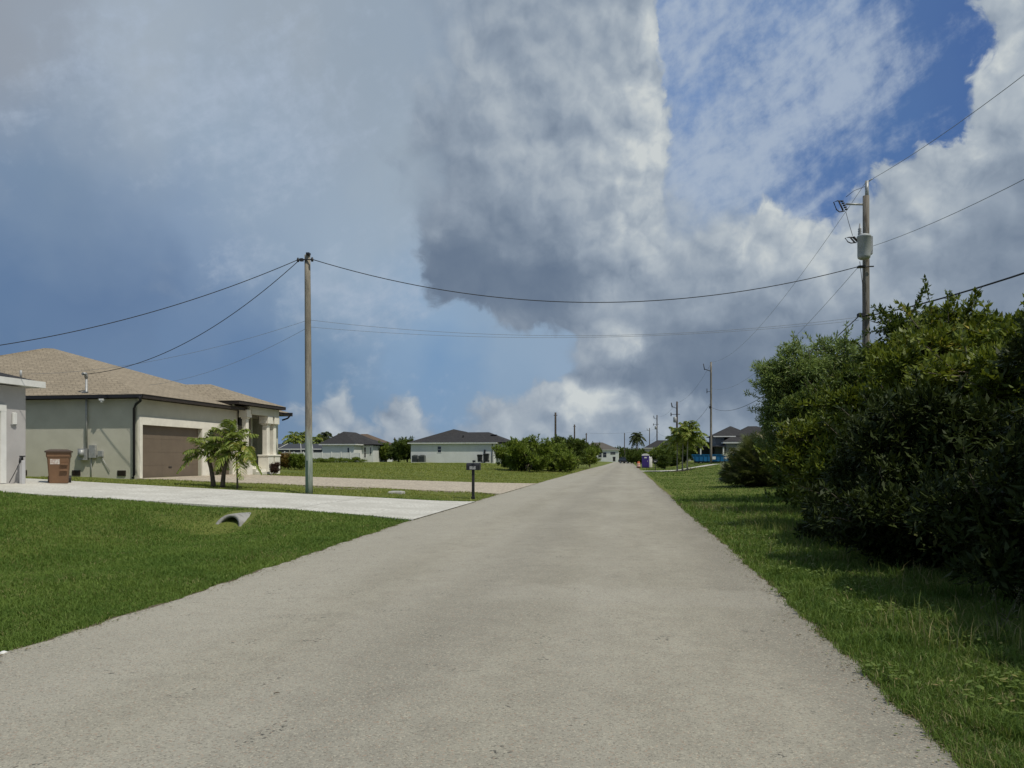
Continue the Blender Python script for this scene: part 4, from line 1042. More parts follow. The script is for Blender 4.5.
def crown(lobes, n, per, L, W, up=.35, spread=.8, shell=.35, droop=0., gap=.0, seed=0, gs=1.6, floor=.05):
    """leaf rosettes through the volume of ellipsoid lobes (x,y,z,rx,ry,rz)"""
    rg = np.random.default_rng(seed+5)
    lb = np.array(lobes, float)
    wgt = (lb[:,3]*lb[:,4]+lb[:,4]*lb[:,5]+lb[:,3]*lb[:,5]); wgt /= wgt.sum()
    k = rg.choice(len(lb), n, p=wgt)
    d = norm(rg.normal(size=(n, 3)))
    rad = rg.uniform(0, 1, n)**shell
    rad = rad*(1+.16*np.sin(d[:,0]*5+k*1.7)*np.sin(d[:,1]*6+k)+.14*rg.normal(size=n)*(rg.uniform(0,1,n) < .35))
    p = lb[k,:3] + d*lb[k,3:6]*rad[:,None]
    if gap > 0:
        q = np.sin(p[:,0]*2.1*gs+seed)+np.sin(p[:,1]*2.3*gs+1.7*seed)+np.sin(p[:,2]*2.7*gs+.6*seed)+np.sin((p[:,0]+p[:,2])*1.3*gs)
        keep = q > (-4+8*gap*.5)*1.0
        keep |= rg.uniform(0, 1, n) < .25
        p = p[keep]; d = d[keep]; n = len(p)
    keep = p[:,2] > floor + H(p[:,0], p[:,1]); p = p[keep]; d = d[keep]; n = len(p)
    P_ = np.repeat(p, per, 0); D_ = np.repeat(d, per, 0)
    dirv = norm(D_*.55 + rg.normal(size=(n*per, 3))*spread + np.array([0, 0, up-droop]))
    side = norm(np.cross(dirv, rg.normal(size=(n*per, 3))*.5+np.array([0,0,1.])))
    sc_ = rg.uniform(.65, 1.25, n*per)
    P_ = P_ + dirv*0.15*L + rg.normal(size=P_.shape)*L*.28
    return leafquads(P_, dirv, side, L*sc_, W*sc_)

def quads(V): return np.arange(len(V)).reshape(-1, 4)

def limbs(mb, x, y, z, lobes, r0, seed=0, multi=1, frac=.93):
    rg = random.Random(seed); multi = min(multi, len(lobes))
    for m_ in range(multi):
        bx, by = x+rg.uniform(-.25,.25)*(multi > 1), y+rg.uniform(-.25,.25)*(multi > 1)
        mid = (bx+rg.uniform(-.2,.2), by+rg.uniform(-.2,.2), z+.5)
        sub = lobes[m_::multi]
        top = Vector((sum(l[0] for l in sub)/len(sub), sum(l[1] for l in sub)/len(sub), sum(l[2] for l in sub)/len(sub)))
        mid2 = Vector(mid).lerp(top, .5)
        mb.tube([(x,y,z-.25), ((x+bx)/2,(y+by)/2,z), mid, mid2], [r0, r0*.95, r0*.8, r0*.6], 8)
        for l in sub:
            e = Vector(l[:3]); c = mid2.lerp(e, .5)+Vector((rg.uniform(-.2,.2), rg.uniform(-.2,.2), rg.uniform(0,.3)))
            mb.tube([mid2, c, e+Vector((0,0,l[5]*.3))], [r0*.5, r0*.33, r0*.12], 6)
            for q in range(3):
                dv = Vector((rg.uniform(-1,1), rg.uniform(-1,1), rg.uniform(-.2,1))).normalized()
                t = e+Vector((dv.x*l[3], dv.y*l[4], dv.z*l[5]))*frac
                mb.tube([c.lerp(e, rg.uniform(.2,.8)), c.lerp(t, .6), t], [r0*.2, r0*.12, r0*.04], 5)

def plant(name, label, cat, x, y, lobes, leafm, n, per, L, W, r0=.07, group=None, multi=1, seed=0, clumps=7, shoots=0, slen=1., **kw):
    z = float(H(x, y))
    t = empty(name, (x, y, z), label, cat, group)
    lb = [(x+a, y+b, z+c, d, e, f) for a, b, c, d, e, f in lobes]
    # every lobe carries smaller clumps on its outside
    rg = random.Random(seed*7+1); fine_ = []
    for l in lb:
        fine_.append((l[0], l[1], l[2]-.05, l[3]*.78, l[4]*.78, l[5]*.75))
        for q in range(clumps):
            u = rg.uniform(-.55, 1); a_ = rg.uniform(0, 6.283); c_ = math.sqrt(1-u*u); k_ = rg.uniform(.28, .5)
            fine_.append((l[0]+l[3]*.80*c_*math.cos(a_), l[1]+l[4]*.80*c_*math.sin(a_), l[2]+l[5]*.82*u, l[3]*k_, l[4]*k_, l[5]*k_*.75))
    Vv = crown(fine_, n, per, L, W, seed=seed, **kw)
    mb = MB(); limbs(mb, x, y, z, lb, r0, seed, multi)
    if shoots:      # leafy twigs that stick out of the crown
        g2 = np.random.default_rng(seed+99); base = []; dirs = []
        for q in range(shoots):
            l = lb[g2.integers(len(lb))]
            dv = norm(g2.normal(size=(1,3))*[1,1,.7]+[[0,0,.55]])[0]
            b0 = np.array(l[:3])+dv*np.array(l[3:6])*.8; Ls = g2.uniform(.3, .75)*slen
            d2 = norm((dv+g2.normal(size=3)*.35+[0,0,.35])[None])[0]; tip = b0+d2*Ls+np.array([0,0,.08*g2.normal()])
            if tip[2] < z+.3: continue
            mb.tube([tuple(l[:3]), tuple(b0), tuple((b0+tip)/2+g2.normal(size=3)*.03), tuple(tip)], [.014*slen, .010*slen, .007*slen, .003], 4)
            for u in np.linspace(.25, 1, 8):
                base.append(b0+(tip-b0)*u); dirs.append(d2)
        if base:
            base = np.repeat(np.array(base), 4, 0); dirs = np.repeat(np.array(dirs), 4, 0); m_ = len(base)
            dv = norm(dirs*.5+g2.normal(size=(m_,3))*.8+[0,0,.15]); sd = norm(np.cross(dv, g2.normal(size=(m_,3))*.5+[0,0,1.]))
            k_ = g2.uniform(.8, 1.3, m_)
            Vv = np.concatenate([Vv, leafquads(base, dv, sd, L*k_, W*k_)])
    npmesh('crown', Vv, quads(Vv), leafm, t)
    mb.build('trunk', BARK, t)
    return t

def rlobes(n, rx, ry, z0, z1, r, seed, flat=.8):
    """scatter of lobes inside an ellipse footprint"""
    rg = random.Random(seed); out = []
    for i in range(n):
        a = rg.uniform(0, 2*math.pi); q = math.sqrt(rg.uniform(0, 1))
        zz = rg.uniform(0, 1); taper = 1-.45*zz**2
        rr_ = r*rg.uniform(.7, 1.2)
        out.append((rx*q*math.cos(a)*taper, ry*q*math.sin(a)*taper, z0+(z1-z0)*zz, rr_, rr_, rr_*flat))
    return out

LF_Y = leafmat('pepper_leaves', (.060,.098,.014), (.185,.220,.030), (.36,.30,.06), .45, .25, .94, .25)
LF_D = leafmat('dark_green_leaves', (.045,.078,.016), (.115,.155,.030), (.20,.21,.05), .5, .22, .93, .18)
LF_S = leafmat('shade_darkened_leaves', (.018,.030,.009), (.048,.066,.016), (.09,.10,.03), .55, .15, .95, .15)  # leaf colour lowered to paint in the deep shade of the thicket
LF_G = leafmat('fine_green_leaves', (.115,.180,.048), (.220,.290,.088), (.34,.36,.15), .5, .28, .94, .3)
LF_B = leafmat('shrub_leaves', (.100,.155,.022), (.200,.260,.042), (.30,.30,.08), .5, .3, .93, .25)
LF_O = leafmat('croton_leaves', (.10,.12,.025), (.24,.13,.035), (.32,.13,.04), .5, .25, .85, .3)
LF_P = leafmat('palmetto_blades', (.055,.080,.024), (.125,.140,.045), (.30,.26,.15), .42, .2, .92, .4)
FROND = leafmat('palm_leaflets', (.140,.205,.036), (.270,.320,.060), (.42,.36,.10), .45, .3, .90, .35)
FRONDD = leafmat('far_palm_leaflets', (.045,.065,.024), (.085,.105,.036), None, .5, .25, .9, .3)
FRONDY = leafmat('yellow_green_leaflets', (.080,.095,.022), (.17,.155,.035), (.26,.20,.05), .45, .3, .88, .35)

# ---- right side thicket
T = 'trees and bushes right of the road'
plant('tree', 'leftmost tree of the right thicket, fine light green foliage above the fan palm bush', 'tree', 6.75, 26.4,
    [(-1.2,-.3,4.5,1.1,1.1,.8),(-1.7,-.2,4.0,.7,.7,.6),(-1.6,.2,3.55,.85,.9,.9),(.1,.2,4.75,1.0,1.1,.75),(1.2,.4,4.4,1.15,1.2,.9),(-.7,0,3.3,1.3,1.3,1.0),(.8,-.2,3.2,1.5,1.4,1.2),(-.9,.2,2.2,1.2,1.2,.9),(.6,0,1.6,1.7,1.5,1.1),(2.3,.3,4.4,1.1,1.2,1.0),(2.2,0,2.8,1.4,1.3,1.4),(-1.9,-.2,2.75,.45,.5,.5)],
    LF_G, 19000, 6, .15, .034, .11, T, 2, 1, shoots=110, up=.05, spread=.7, droop=.25, gap=.38, shell=.42)
plant('bush', 'yellow green glossy bush reaching lowest over the verge in front of the thicket', 'bush', 5.15, 17.0,
    [(-.9,-.2,.9,.85,.9,.75),(-.2,-.6,1.5,.9,.9,.8),(.6,0,1.1,1.1,1.1,1.0),(-.6,.4,2.0,.85,.9,.7),(.4,.3,2.6,.95,.9,.7),(1.2,.2,2.2,1.1,1.1,1.0),(-1.1,.5,1.4,.7,.8,.6),(.2,-.3,.6,1.2,1.1,.6),(-.1,.8,2.7,.7,.7,.5)],
    LF_Y, 4600, 10, .14, .060, .07, T, 3, 2, shoots=60, up=.45, spread=.75, gap=.40, shell=.4)
plant('bush', 'medium green bush between the low glossy bush and the fine leaved tree', 'bush', 5.75, 21.6,
    [(-.9,0,1.2,1.0,1.1,.9),(0,0,2.4,1.2,1.2,1.0),(.9,.2,1.6,1.3,1.3,1.3),(-.3,.2,3.2,1.0,1.0,.7),(1.0,0,3.3,1.1,1.1,.9),(-.2,0,.7,1.5,1.2,.7)],
    LF_D, 5200, 9, .13, .058, .08, T, 2, 3, shoots=60, up=.35, gap=.36)
plant('tree', 'tall tree with bare crooked twigs on top just right of the transformer pole', 'tree', 8.1, 21.8,
    [(-.7,0,4.3,1.0,1.0,.6),(.5,.2,4.6,1.1,1.1,.6),(1.5,0,4.3,1.1,1.1,.8),(0,0,3.3,1.6,1.5,1.2),(1.4,0,2.8,1.5,1.4,1.4),(-.9,0,2.4,1.2,1.2,1.2),(-.6,-.2,5.05,.55,.5,.25),(.2,0,5.3,.5,.5,.22)],
    LF_D, 6000, 8, .13, .058, .09, T, 2, 4, shoots=120, slen=1.3, up=.4, gap=.42, shell=.5)
plant('tree', 'widest yellow green tree in the middle of the right thicket', 'tree', 6.8, 16.2,
    [(-.9,-.2,3.1,1.0,1.0,.8),(0,0,3.5,1.1,1.1,.7),(1.1,-.1,3.45,1.1,1.1,.75),(-.1,-.6,2.8,1.2,1.1,.9),(1.3,-.5,2.7,1.3,1.2,1.1),(.4,-.9,1.7,1.3,1.1,1.1),(-.6,-.6,1.9,1.0,1.0,.9),(1.9,0,3.7,.9,.9,.6),(1.8,-.8,1.4,1.4,1.2,1.2),(-.4,0,3.9,.55,.6,.35)],
    LF_Y, 9500, 10, .14, .060, .10, T, 3, 5, shoots=120, slen=1.1, up=.45, spread=.75, gap=.40, shell=.42)
plant('tree', 'tallest near tree rising highest beside the right edge of the picture', 'tree', 6.45, 12.6,
    [(-.7,-.1,2.8,.95,1.0,.65),(.3,0,3.1,.9,.9,.5),(1.1,0,2.95,1.1,1.1,.75),(-.2,-.5,2.4,1.2,1.1,1.0),(1.0,-.5,2.3,1.2,1.1,1.1),(-.5,-.6,1.4,1.2,1.0,.9),(.7,-.8,1.2,1.4,1.1,1.0),(-.2,.1,3.35,.42,.42,.3),(.55,.1,3.4,.4,.4,.25),(1.3,.2,3.4,.5,.5,.4)],
    LF_Y, 9500, 10, .135, .058, .10, T, 3, 6, shoots=120, slen=1.1, up=.45, spread=.75, gap=.38, shell=.42)
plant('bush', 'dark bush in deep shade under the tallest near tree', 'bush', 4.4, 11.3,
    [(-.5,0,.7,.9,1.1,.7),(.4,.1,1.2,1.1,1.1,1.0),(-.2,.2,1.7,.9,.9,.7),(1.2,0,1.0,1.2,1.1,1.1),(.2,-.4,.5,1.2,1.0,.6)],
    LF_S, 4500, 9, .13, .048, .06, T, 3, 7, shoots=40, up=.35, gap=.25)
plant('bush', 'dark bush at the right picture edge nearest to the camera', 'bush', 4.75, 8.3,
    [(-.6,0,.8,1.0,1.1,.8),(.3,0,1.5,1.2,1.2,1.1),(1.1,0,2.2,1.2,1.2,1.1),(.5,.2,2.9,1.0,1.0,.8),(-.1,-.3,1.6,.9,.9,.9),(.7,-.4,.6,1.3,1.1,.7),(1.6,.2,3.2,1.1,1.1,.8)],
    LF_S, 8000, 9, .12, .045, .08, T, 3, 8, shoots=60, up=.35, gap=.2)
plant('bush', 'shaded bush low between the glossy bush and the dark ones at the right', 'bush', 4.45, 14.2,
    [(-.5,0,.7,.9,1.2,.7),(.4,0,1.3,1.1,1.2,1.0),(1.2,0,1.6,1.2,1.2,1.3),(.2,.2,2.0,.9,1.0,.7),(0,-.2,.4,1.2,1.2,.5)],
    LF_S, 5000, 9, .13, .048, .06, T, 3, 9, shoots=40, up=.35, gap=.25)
plant('bush', 'unseen bush added beyond the right picture edge to cast shade on the verge', 'bush', 5.5, 5.6, rlobes(9,1.0,1.2,.6,3.2,1.0,66), LF_S, 4500, 8, .13, .055, .08, T, 3, 10, up=.35, gap=.15)  # out-of-view bush added to throw shade onto the verge
# taller growth behind the front row
for i, (x, y, h, nm) in enumerate([(10.2,13.5,3.5,'shade-darkened tree standing behind the tallest near tree'),(10.4,9.2,3.2,'shade-darkened tree at the right edge behind the nearest dark bush'),(10.2,17.8,4.2,'shade-darkened tree standing behind the widest yellow green tree'),
        (9.4,5.2,4.6,'unseen shade-darkened tree beyond the right edge beside the camera'),(9.8,25.5,4.8,'shade-darkened tree standing behind the transformer pole')]):
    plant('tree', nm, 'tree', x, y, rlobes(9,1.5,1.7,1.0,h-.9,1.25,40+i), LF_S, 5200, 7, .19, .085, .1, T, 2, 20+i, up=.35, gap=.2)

# fan palm bush: blades radiating from the end of each petiole
def fanbush(x, y, label, rx, ry, h, n, seed):
    z = float(H(x, y)); t = empty('palmetto_bush', (x, y, z), label, 'palmetto')
    rg = np.random.default_rng(seed); Vs = []; mb = MB()
    for i in range(n):
        a = rg.uniform(0, 2*np.pi); u0 = rg.uniform(-.05, 1); c0 = math.sqrt(1-u0*u0) if u0 > 0 else 1.
        k0 = rg.uniform(.55, 1.0)*(1+.12*math.sin(3*a+1)+.08*math.sin(7*a))
        tip = np.array([x+rx*k0*c0*np.cos(a), y+ry*k0*c0*np.sin(a), z+.25+(h-.5)*k0*max(u0, 0)])
        bx, by = x+rx*.5*c0*np.cos(a)*k0, y+ry*.5*c0*np.sin(a)*k0
        d = norm(np.array([[c0*np.cos(a)*.8+rg.normal()*.3, c0*np.sin(a)*.8+rg.normal()*.3, .35+.7*u0+rg.normal()*.2]]))[0]
        mb.tube([(bx, by, z), tuple(np.array([bx,by,z])*.5+tip*.5+np.array([0,0,.06])), tuple(tip)], .012, 4)
        s = norm(np.cross(d, [0,0,1.])[None])[0]; u = np.cross(s, d)
        tw = rg.uniform(-.9, .9); s2 = s*np.cos(tw)+u*np.sin(tw)
        K = 20; th = np.linspace(-1.9, 1.9, K)
        dd_ = np.outer(np.cos(th), d)+np.outer(np.sin(th), s2)+np.array([0,0,-.15])+rg.normal(size=(K,3))*.05
        dd_ = norm(dd_); nn = np.cross(d, s2)
        sd = norm(np.cross(dd_, nn[None].repeat(K, 0)))
        R_ = rg.uniform(.42, .62)*(.75+.25*np.cos(th))
        Vs.append(leafquads(np.repeat(tip[None], K, 0), dd_, sd, R_, .05, .10))
    Vv = np.concatenate(Vs); npmesh('fans', Vv, quads(Vv), LF_P, t); mb.build('stems', pbr('palmetto_stem', (.10,.11,.05)), t)
fanbush(7.35, 40.6, 'dense round fan palm bush on the verge left of the tall thicket', 2.3, 2.0, 2.9, 720, 3)
plant('bush', 'small bush touching the right side of the fan palm bush', 'bush', 8.8, 36.5, rlobes(7,1.0,1.0,.6,1.9,.85,61), LF_D, 2400, 8, .17, .07, .05, T, 2, 31, up=.35, gap=.2)
plant('bush', 'leafy bush filling the gap behind the fine leaved tree', 'bush', 8.6, 31.5, rlobes(9,1.6,1.4,.6,3.0,1.0,62), LF_D, 3600, 8, .17, .07, .05, T, 2, 32, up=.35, gap=.2)

# seed-head weeds along the foot of the thicket
WEED = leafmat('pale_weed', (.10,.11,.05), (.17,.165,.10), None, .7, .3)
for i, (px, py) in enumerate([(1000,640),(905,566)]):
    x, y, z = ground_at(px, py)
    t = empty('weed', (x, y, z), ['pale seeding weed at the right edge in front of the shade','pale seeding weed farther along the foot of the thicket'][i], 'weed', 'tall weeds at the foot of the thicket')
    rg = np.random.default_rng(80+i); mb = MB(); Vs = []
    for k in range(5):
        a = rg.uniform(0, 6.28); b_ = rg.uniform(.05, .2); hh_w = rg.uniform(.25, .5)
        tip = (x+b_*math.cos(a), y+b_*math.sin(a), z+hh_w)
        mb.tube([(x,y,z),((x+tip[0])/2,(y+tip[1])/2,z+hh_w*.6),tip], [.003,.0025,.0015], 4)
        K = 14; bp = np.array(tip)+rg.normal(size=(K,3))*[.015,.015,.035]
        dv = norm(rg.normal(size=(K,3))+np.array([0,0,.8])); Vs.append(leafquads(bp, dv, norm(np.cross(dv, rg.normal(size=(K,3)))), .03, .009))
        K = 5; bp = np.array([x,y,z])+(np.array(tip)-np.array([x,y,z]))*rg.uniform(.1,.6,(K,1)); dv = norm(rg.normal(size=(K,3))+np.array([0,0,.4])); Vs.append(leafquads(bp, dv, norm(np.cross(dv, rg.normal(size=(K,3)))), .12, .012))
    Vv = np.concatenate(Vs); npmesh('foliage', Vv, quads(Vv), WEED, t); mb.build('stems', WEED, t)

# pale dry tuft on the verge
x0_, y0_, z0_ = ground_at(712, 508)
x = x0_+RNG.normal(size=500)*.35; y = y0_+RNG.normal(size=500)*1.0
blades('dry_grass', x, y, RNG.uniform(.08,.2,500), .008, leafmat('dry_grass_blades', (.17,.17,.07), (.26,.24,.12), None, .8, .3), 'pale dry tuft of grass on the verge', 'grass', .8)

# ---- bushes left of the road
TL = 'bushes along the left side of the road'
def lbush(px, d, w_, h, label, seed, n=2600, m_=None, L=.30, gap=.15):
    x, y, _ = at(px, d)
    plant('bush', label, 'bush', x, y, rlobes(14, w_*.46, w_*.55, h*.2, h*.78, h*.21, seed), m_ or LF_B, n, 7, L, L*.34, .08, TL, 3, seed, up=.5, gap=gap+.15, shoots=90, slen=1.4)
lbush(528, 76, 5.6, 3.6, 'large rounded bush nearest on the left roadside', 71, 3800)
lbush(511, 80, 3.6, 2.6, 'lower bush at the left end of the roadside clump', 72, 2200)
lbush(548, 84, 5.2, 3.6, 'bush right of the large rounded one in the roadside clump', 73, 3200)
lbush(566, 96, 5.2, 4.1, 'upright bush below the second dark bare pole', 74, 3000, LF_D)
lbush(578, 108, 5.2, 4.4, 'spiky bush below the third dark pole near the road', 75, 2800)
lbush(590, 124, 5.0, 4.2, 'last bush of the left roadside clump next to the white house', 76, 2400, LF_D)
lbush(560, 80, 2.6, 2.2, 'small low bush on the road side of the clump', 77, 1500)
for i, (px, d, w_, h, lab) in enumerate([(386,138,3.4,3.3,'bright green tree left in the row before the white house'),(399,134,3.0,3.7,'dense shrub in the middle of the row left of the white house'),(407,132,2.6,4.2,'tallest dark shrub touching the left corner of the white house'),(390,150,6,3.6,'dim shrub at the back of the row left of the white house')]):
    lbush(px, d, w_, h, lab, 90+i, 2000, LF_D if i else LF_B, .36)
# scrub on top of the mound by the fence
x, y, _ = at(320, 112)
plant('hedge', 'low weedy mound of green in front of the white fence', 'hedge', x, y, [(-6+1.7*k, .4*math.sin(k*2), .30, 1.2, .8, .42) for k in range(8)], LF_B, 3600, 5, .16, .06, .03, None, 4, 33, up=.7, gap=.1, floor=.0)
# crotons beside the entry
x, y, _ = at(289, 53)
zz = float(H(x, y))
for k in range(5):
    xk, yk, _ = at(276+k*6.2, 54-k*.4)
    plant('croton', ['reddish croton bush next to the house entry','orange brown croton second from the house','red tinged croton in the middle of the hedge','greener croton fourth from the house','last croton of the hedge by the utility pole'][k], 'shrub', xk, yk,
        [(0,0,.45,.33,.4,.38),(.12,0,.85,.26,.3,.28),(-.14,.05,.7,.26,.3,.3)], LF_O if k in (1,2) else LF_B, 360, 8, .15, .05, .02, 'crotons in a row by the entry', 3, 120+k, up=.6)
xk, yk, _ = at(268, 42)
plant('shrub', 'small dark red shrub at the foot of the entry column', 'shrub', xk+.5, yk-.3, [(0,0,.3,.26,.26,.24),(.1,.05,.5,.2,.2,.18)], leafmat('purple_leaves', (.035,.02,.02), (.09,.05,.035)), 260, 7, .10, .035, .015, None, 3, 130, up=.5)

# ---- palms
def frond(Vs, mb, base, az, el, L, droop, ll, lw, n=34, seed=0, hang=.5):
    rg = np.random.default_rng(seed)
    t = np.linspace(0, 1, 9)
    d = np.array([math.cos(az), math.sin(az), 0.])
    hor = L*(np.sin(el)*0 + np.cos(el)*t*(1-.12*t)); ver = L*(np.sin(el)*t - droop*t**2.2)
    pts = np.array(base)+np.outer(hor, d)+np.outer(ver, [0,0,1.])
    mb.tube([tuple(p) for p in pts], [max(.004, .022*L*.5*(1-q*.85)) for q in t], 5)
    s = np.array([-d[1], d[0], 0.])
    tt = np.linspace(.14, 1.0, n)
    P_ = np.stack([np.interp(tt, t, pts[:,k]) for k in range(3)], 1)
    tan = norm(np.gradient(P_, axis=0))
    for sg in (-1, 1):
        lm_ = ll*np.sin(np.pi*np.clip(tt*.86+.12, 0, 1))**.6*rg.uniform(.8,1.15,n)
        dv = norm(s*sg*1.0+tan*.55+np.array([0,0,-hang+.35])+rg.normal(size=(n,3))*.13)
        sd = norm(np.cross(dv, np.array([0,0,1.])[None].repeat(n,0)+rg.normal(size=(n,3))*.4))
        mid = P_+dv*lm_[:,None]*.5
        # two-segment leaflets: out, then hanging
        V = np.empty((n, 4, 3)); w2 = lw*.5
        V[:,0] = P_-sd*w2; V[:,1] = P_+sd*w2; V[:,2] = mid+sd*w2*1.1; V[:,3] = mid-sd*w2*1.1
        Vs.append(V.reshape(-1,3))
        dv2 = norm(dv+np.array([0,0,-hang*1.5]))
        V = V.copy(); V[:,0] = mid-sd*w2*1.1; V[:,1] = mid+sd*w2*1.1; V[:,2] = mid+dv2*lm_[:,None]*.5+sd*w2*.15; V[:,3] = mid+dv2*lm_[:,None]*.5-sd*w2*.15
        Vs.append(V.reshape(-1,3))

def palm(label, x, y, h, r, nf, lean=(0,0), rad=.09, fm=FROND, ll=.45, lw=.03, seed=0, name='palm_tree', group=None, n=34, wind=0., els=(-.1,1.35), z=None, barkm=BARK, droop=.62):
    z = float(H(x, y)) if z is None else z
    t = empty(name, (x, y, z), label, 'palm tree', group)
    mb = MB(); pts = [(x+lean[0]*q*q, y+lean[1]*q*q, z-.15+(h+.15)*q) for q in (0,.15,.35,.6,.8,1)]
    mb.tube(pts, [rad*1.5, rad*1.15, rad, rad*.92, rad*.95, rad*.7], 10); mb.build('trunk', barkm, t)
    top = (x+lean[0], y+lean[1], z+h)
    Vs = []; m2 = MB(); rg = random.Random(seed)
    for k in range(nf):
        az = 2.4*k+rg.uniform(-.3,.3); q = (k+.5)/nf
        el = els[1]+(els[0]-els[1])*q+rg.uniform(-.12,.12)
        if wind: az = math.atan2(math.sin(az), math.cos(az)+wind)
        frond(Vs, m2, top, az, el, r*rg.uniform(.85,1.1), droop*rg.uniform(.8,1.3)*(.6+.5*math.cos(el)), ll, lw, n, seed*50+k)
    Vv = np.concatenate(Vs); c_ = npmesh('fronds', Vv, quads(Vv), fm, t)
    m2.build('frond_stems', pbr('frond_stem', (.11,.12,.05)), t)
    return t
# three small palms by the driveway
PG = 'small palms on the grass strip before the garage'
x, y, _ = at(213.5, 29.2); palm('left palm of the small trio before the brown garage door, leaning left', x, y, 1.35, 1.3, 13, (-.30,.0), .085, FROND, .42, .042, 1, group=PG, els=(-.15,1.35), n=34, droop=.5)
x, y, _ = at(222.5, 28.9); palm('middle palm of the small trio, the tallest, with a curved trunk', x, y, 1.75, 1.4, 15, (.32,.1), .08, FROND, .45, .042, 2, group=PG, els=(-.1,1.4), n=36, droop=.45)
x, y, _ = at(237.5, 28.6); palm('right palm of the small trio with a thin dark bent trunk and drooping fronds', x, y, 1.35, 1.15, 11, (-.12,.1), .035, FROND, .42, .042, 3, group=PG, els=(-.3,1.25), n=32, droop=.6)
# far palms behind the pool cage
PF = 'coconut palms behind the pool cage'
for i, (px, d, h, r, lab) in enumerate([(293,140,4.3,2.6,'broad light green palm at the left behind the pool cage'),(303,143,4.6,2.6,'palm partly hidden behind the wooden utility pole'),(316,138,3.6,2.8,'yellowish palm between the utility pole and the white house'),(325,141,4.7,2.3,'darker palm just left of the charcoal roof')]):
    x, y, _ = at(px, d); palm(lab, x, y, h, r, 20, (0,0), .16, FROND if i != 3 else FRONDD, .9, .14, 10+i, group=PF, n=20, els=(-.45,1.3), z=.9)
x, y, _ = at(343.5, 160); palm('dark palm sticking up above the charcoal roof', x, y, 5.4, 1.9, 14, (0,0), .16, FRONDD, .9, .22, 15, n=16, els=(-.2,1.2), z=.9)
# coconut palm and shrubs at the right of the road end
x, y, _ = at(637, 232); palm('tall dark coconut palm at the far right end of the road', x, y, 8.3, 3.4, 24, (0,0), .22, FRONDD, 1.1, .22, 16, n=20, els=(-.7,1.2))
x, y, _ = at(628.5, 250); palm('shorter palm left of the tall coconut palm at the road end', x, y, 3.6, 2.0, 16, (0,0), .2, FRONDD, 1.0, .2, 17, n=16, els=(-.6,1.2))
TR = 'far trees right of the road'
def rbush(px, d, w_, h, label, seed, m_=LF_D, L=.5, n=1600, name='bush'):
    x, y, _ = at(px, d)
    plant(name, label, 'tree' if name == 'tree' else 'bush', x, y, rlobes(11, w_*.42, w_*.42, h*.3, h*.78, h*.27, seed), m_, n, 7, L, L*.42, .12, TR, 2, seed, up=.3, gap=.2)
rbush(633, 215, 4.5, 3.8, 'dark bush at the foot of the tall coconut palm', 140, L=.55)
rbush(641, 190, 3.2, 3.4, 'dim tree just behind and left of the purple toilet', 141)
rbush(657, 150, 4.2, 3.6, 'yellowish tree behind the right hand mailbox', 142, LF_B, name='tree')
rbush(664, 118, 4.6, 3.0, 'dark green bush right of the right hand mailbox', 143)
rbush(672, 125, 4.5, 3.4, 'bush behind the young palms', 144, LF_D)
rbush(684, 132, 4.6, 4.0, 'shrub seen between the young palms and the dumpster', 145, LF_D)
rbush(700, 121, 3.6, 3.6, 'yellow green tree above the left half of the blue dumpster', 146, LF_B, L=.4, name='tree')
rbush(722, 119, 2.2, 1.6, 'low yellow green shrub behind the right end of the dumpster', 147, LF_B, L=.3, n=800)
rbush(655, 245, 8, 4.5, 'far dark tree behind the charcoal roof right of the road', 148, L=.7, name='tree')
rbush(784, 135, 7, 4.2, 'dark tree at the right end of the two peaked charcoal roof', 149, L=.5, name='tree')
# dark young tree near mailbox
rbush(664, 100, 1.6, 2.0, 'small dark sapling just right of the right hand mailbox', 150, LF_D, .22, 700)

# young palms on a mulch bed
bx_, by_, _ = at(682, 83.5); bz_ = float(H(bx_, by_))
vs_ = [(bx_+1.5*math.cos(a)*(1+.1*math.sin(3*a)), by_+1.6*math.sin(a), float(H(bx_+1.5*math.cos(a), by_+1.6*math.sin(a)))+.04) for a in [2*math.pi*k/24 for k in range(24)]]
vs_.append((bx_, by_, bz_+.10))
o = MB().add(vs_, [(k,(k+1)%24,24) for k in range(24)]).build('mulch_bed', pbr('brown_mulch', (.10,.055,.035), (.06,.035,.025), 12)); tag(o, kind='structure')
PALE = pbr('pale_trunk', (.34,.32,.27), (.26,.24,.20), 5, .9)
SP = 'young palms on the mulch bed'
for i, (px, d, h, r, ln, lab) in enumerate([(677.2,85,3.6,2.7,(.05,0),'left of the young palms with windblown light green fronds'),(682.4,83.5,3.5,2.6,(.1,0),'middle young palm on the mulch bed'),(687.2,82.5,4.0,2.7,(.1,0),'right of the young palms, its fronds blown to the right')]):
    x, y, _ = at(px, d); t = palm(lab, x, y, h, r, 20, ln, .065, FROND, .8, .10, 30+i, group=SP, n=30, wind=.2, els=(.0,1.45), barkm=PALE, droop=.48)

# far off woods closing the horizon
def woods(xa, xb, y0, dep, h, n, label, seed):
    rg = np.random.default_rng(seed); nl = int((xb-xa)/6)
    lob = [(xa+(xb-xa)*k/nl+rg.uniform(-2,2), y0+rg.uniform(0,dep), h*.42, 5.5, 4.5, h*rg.uniform(.38,.6)) for k in range(nl)]
    Vv = crown(lob, n, 4, 1.3, .6, seed=seed, up=.3, shell=.3)
    o = npmesh('far_woods', Vv, quads(Vv), LF_D); tag(o, label, 'woods', kind='stuff')
woods(-420, -14, 430, 25, 6.0, 22000, 'far line of low dark trees on the left horizon', 1)
woods(-14, 420, 345, 25, 6.5, 22000, 'far line of low dark trees on the right horizon', 2)

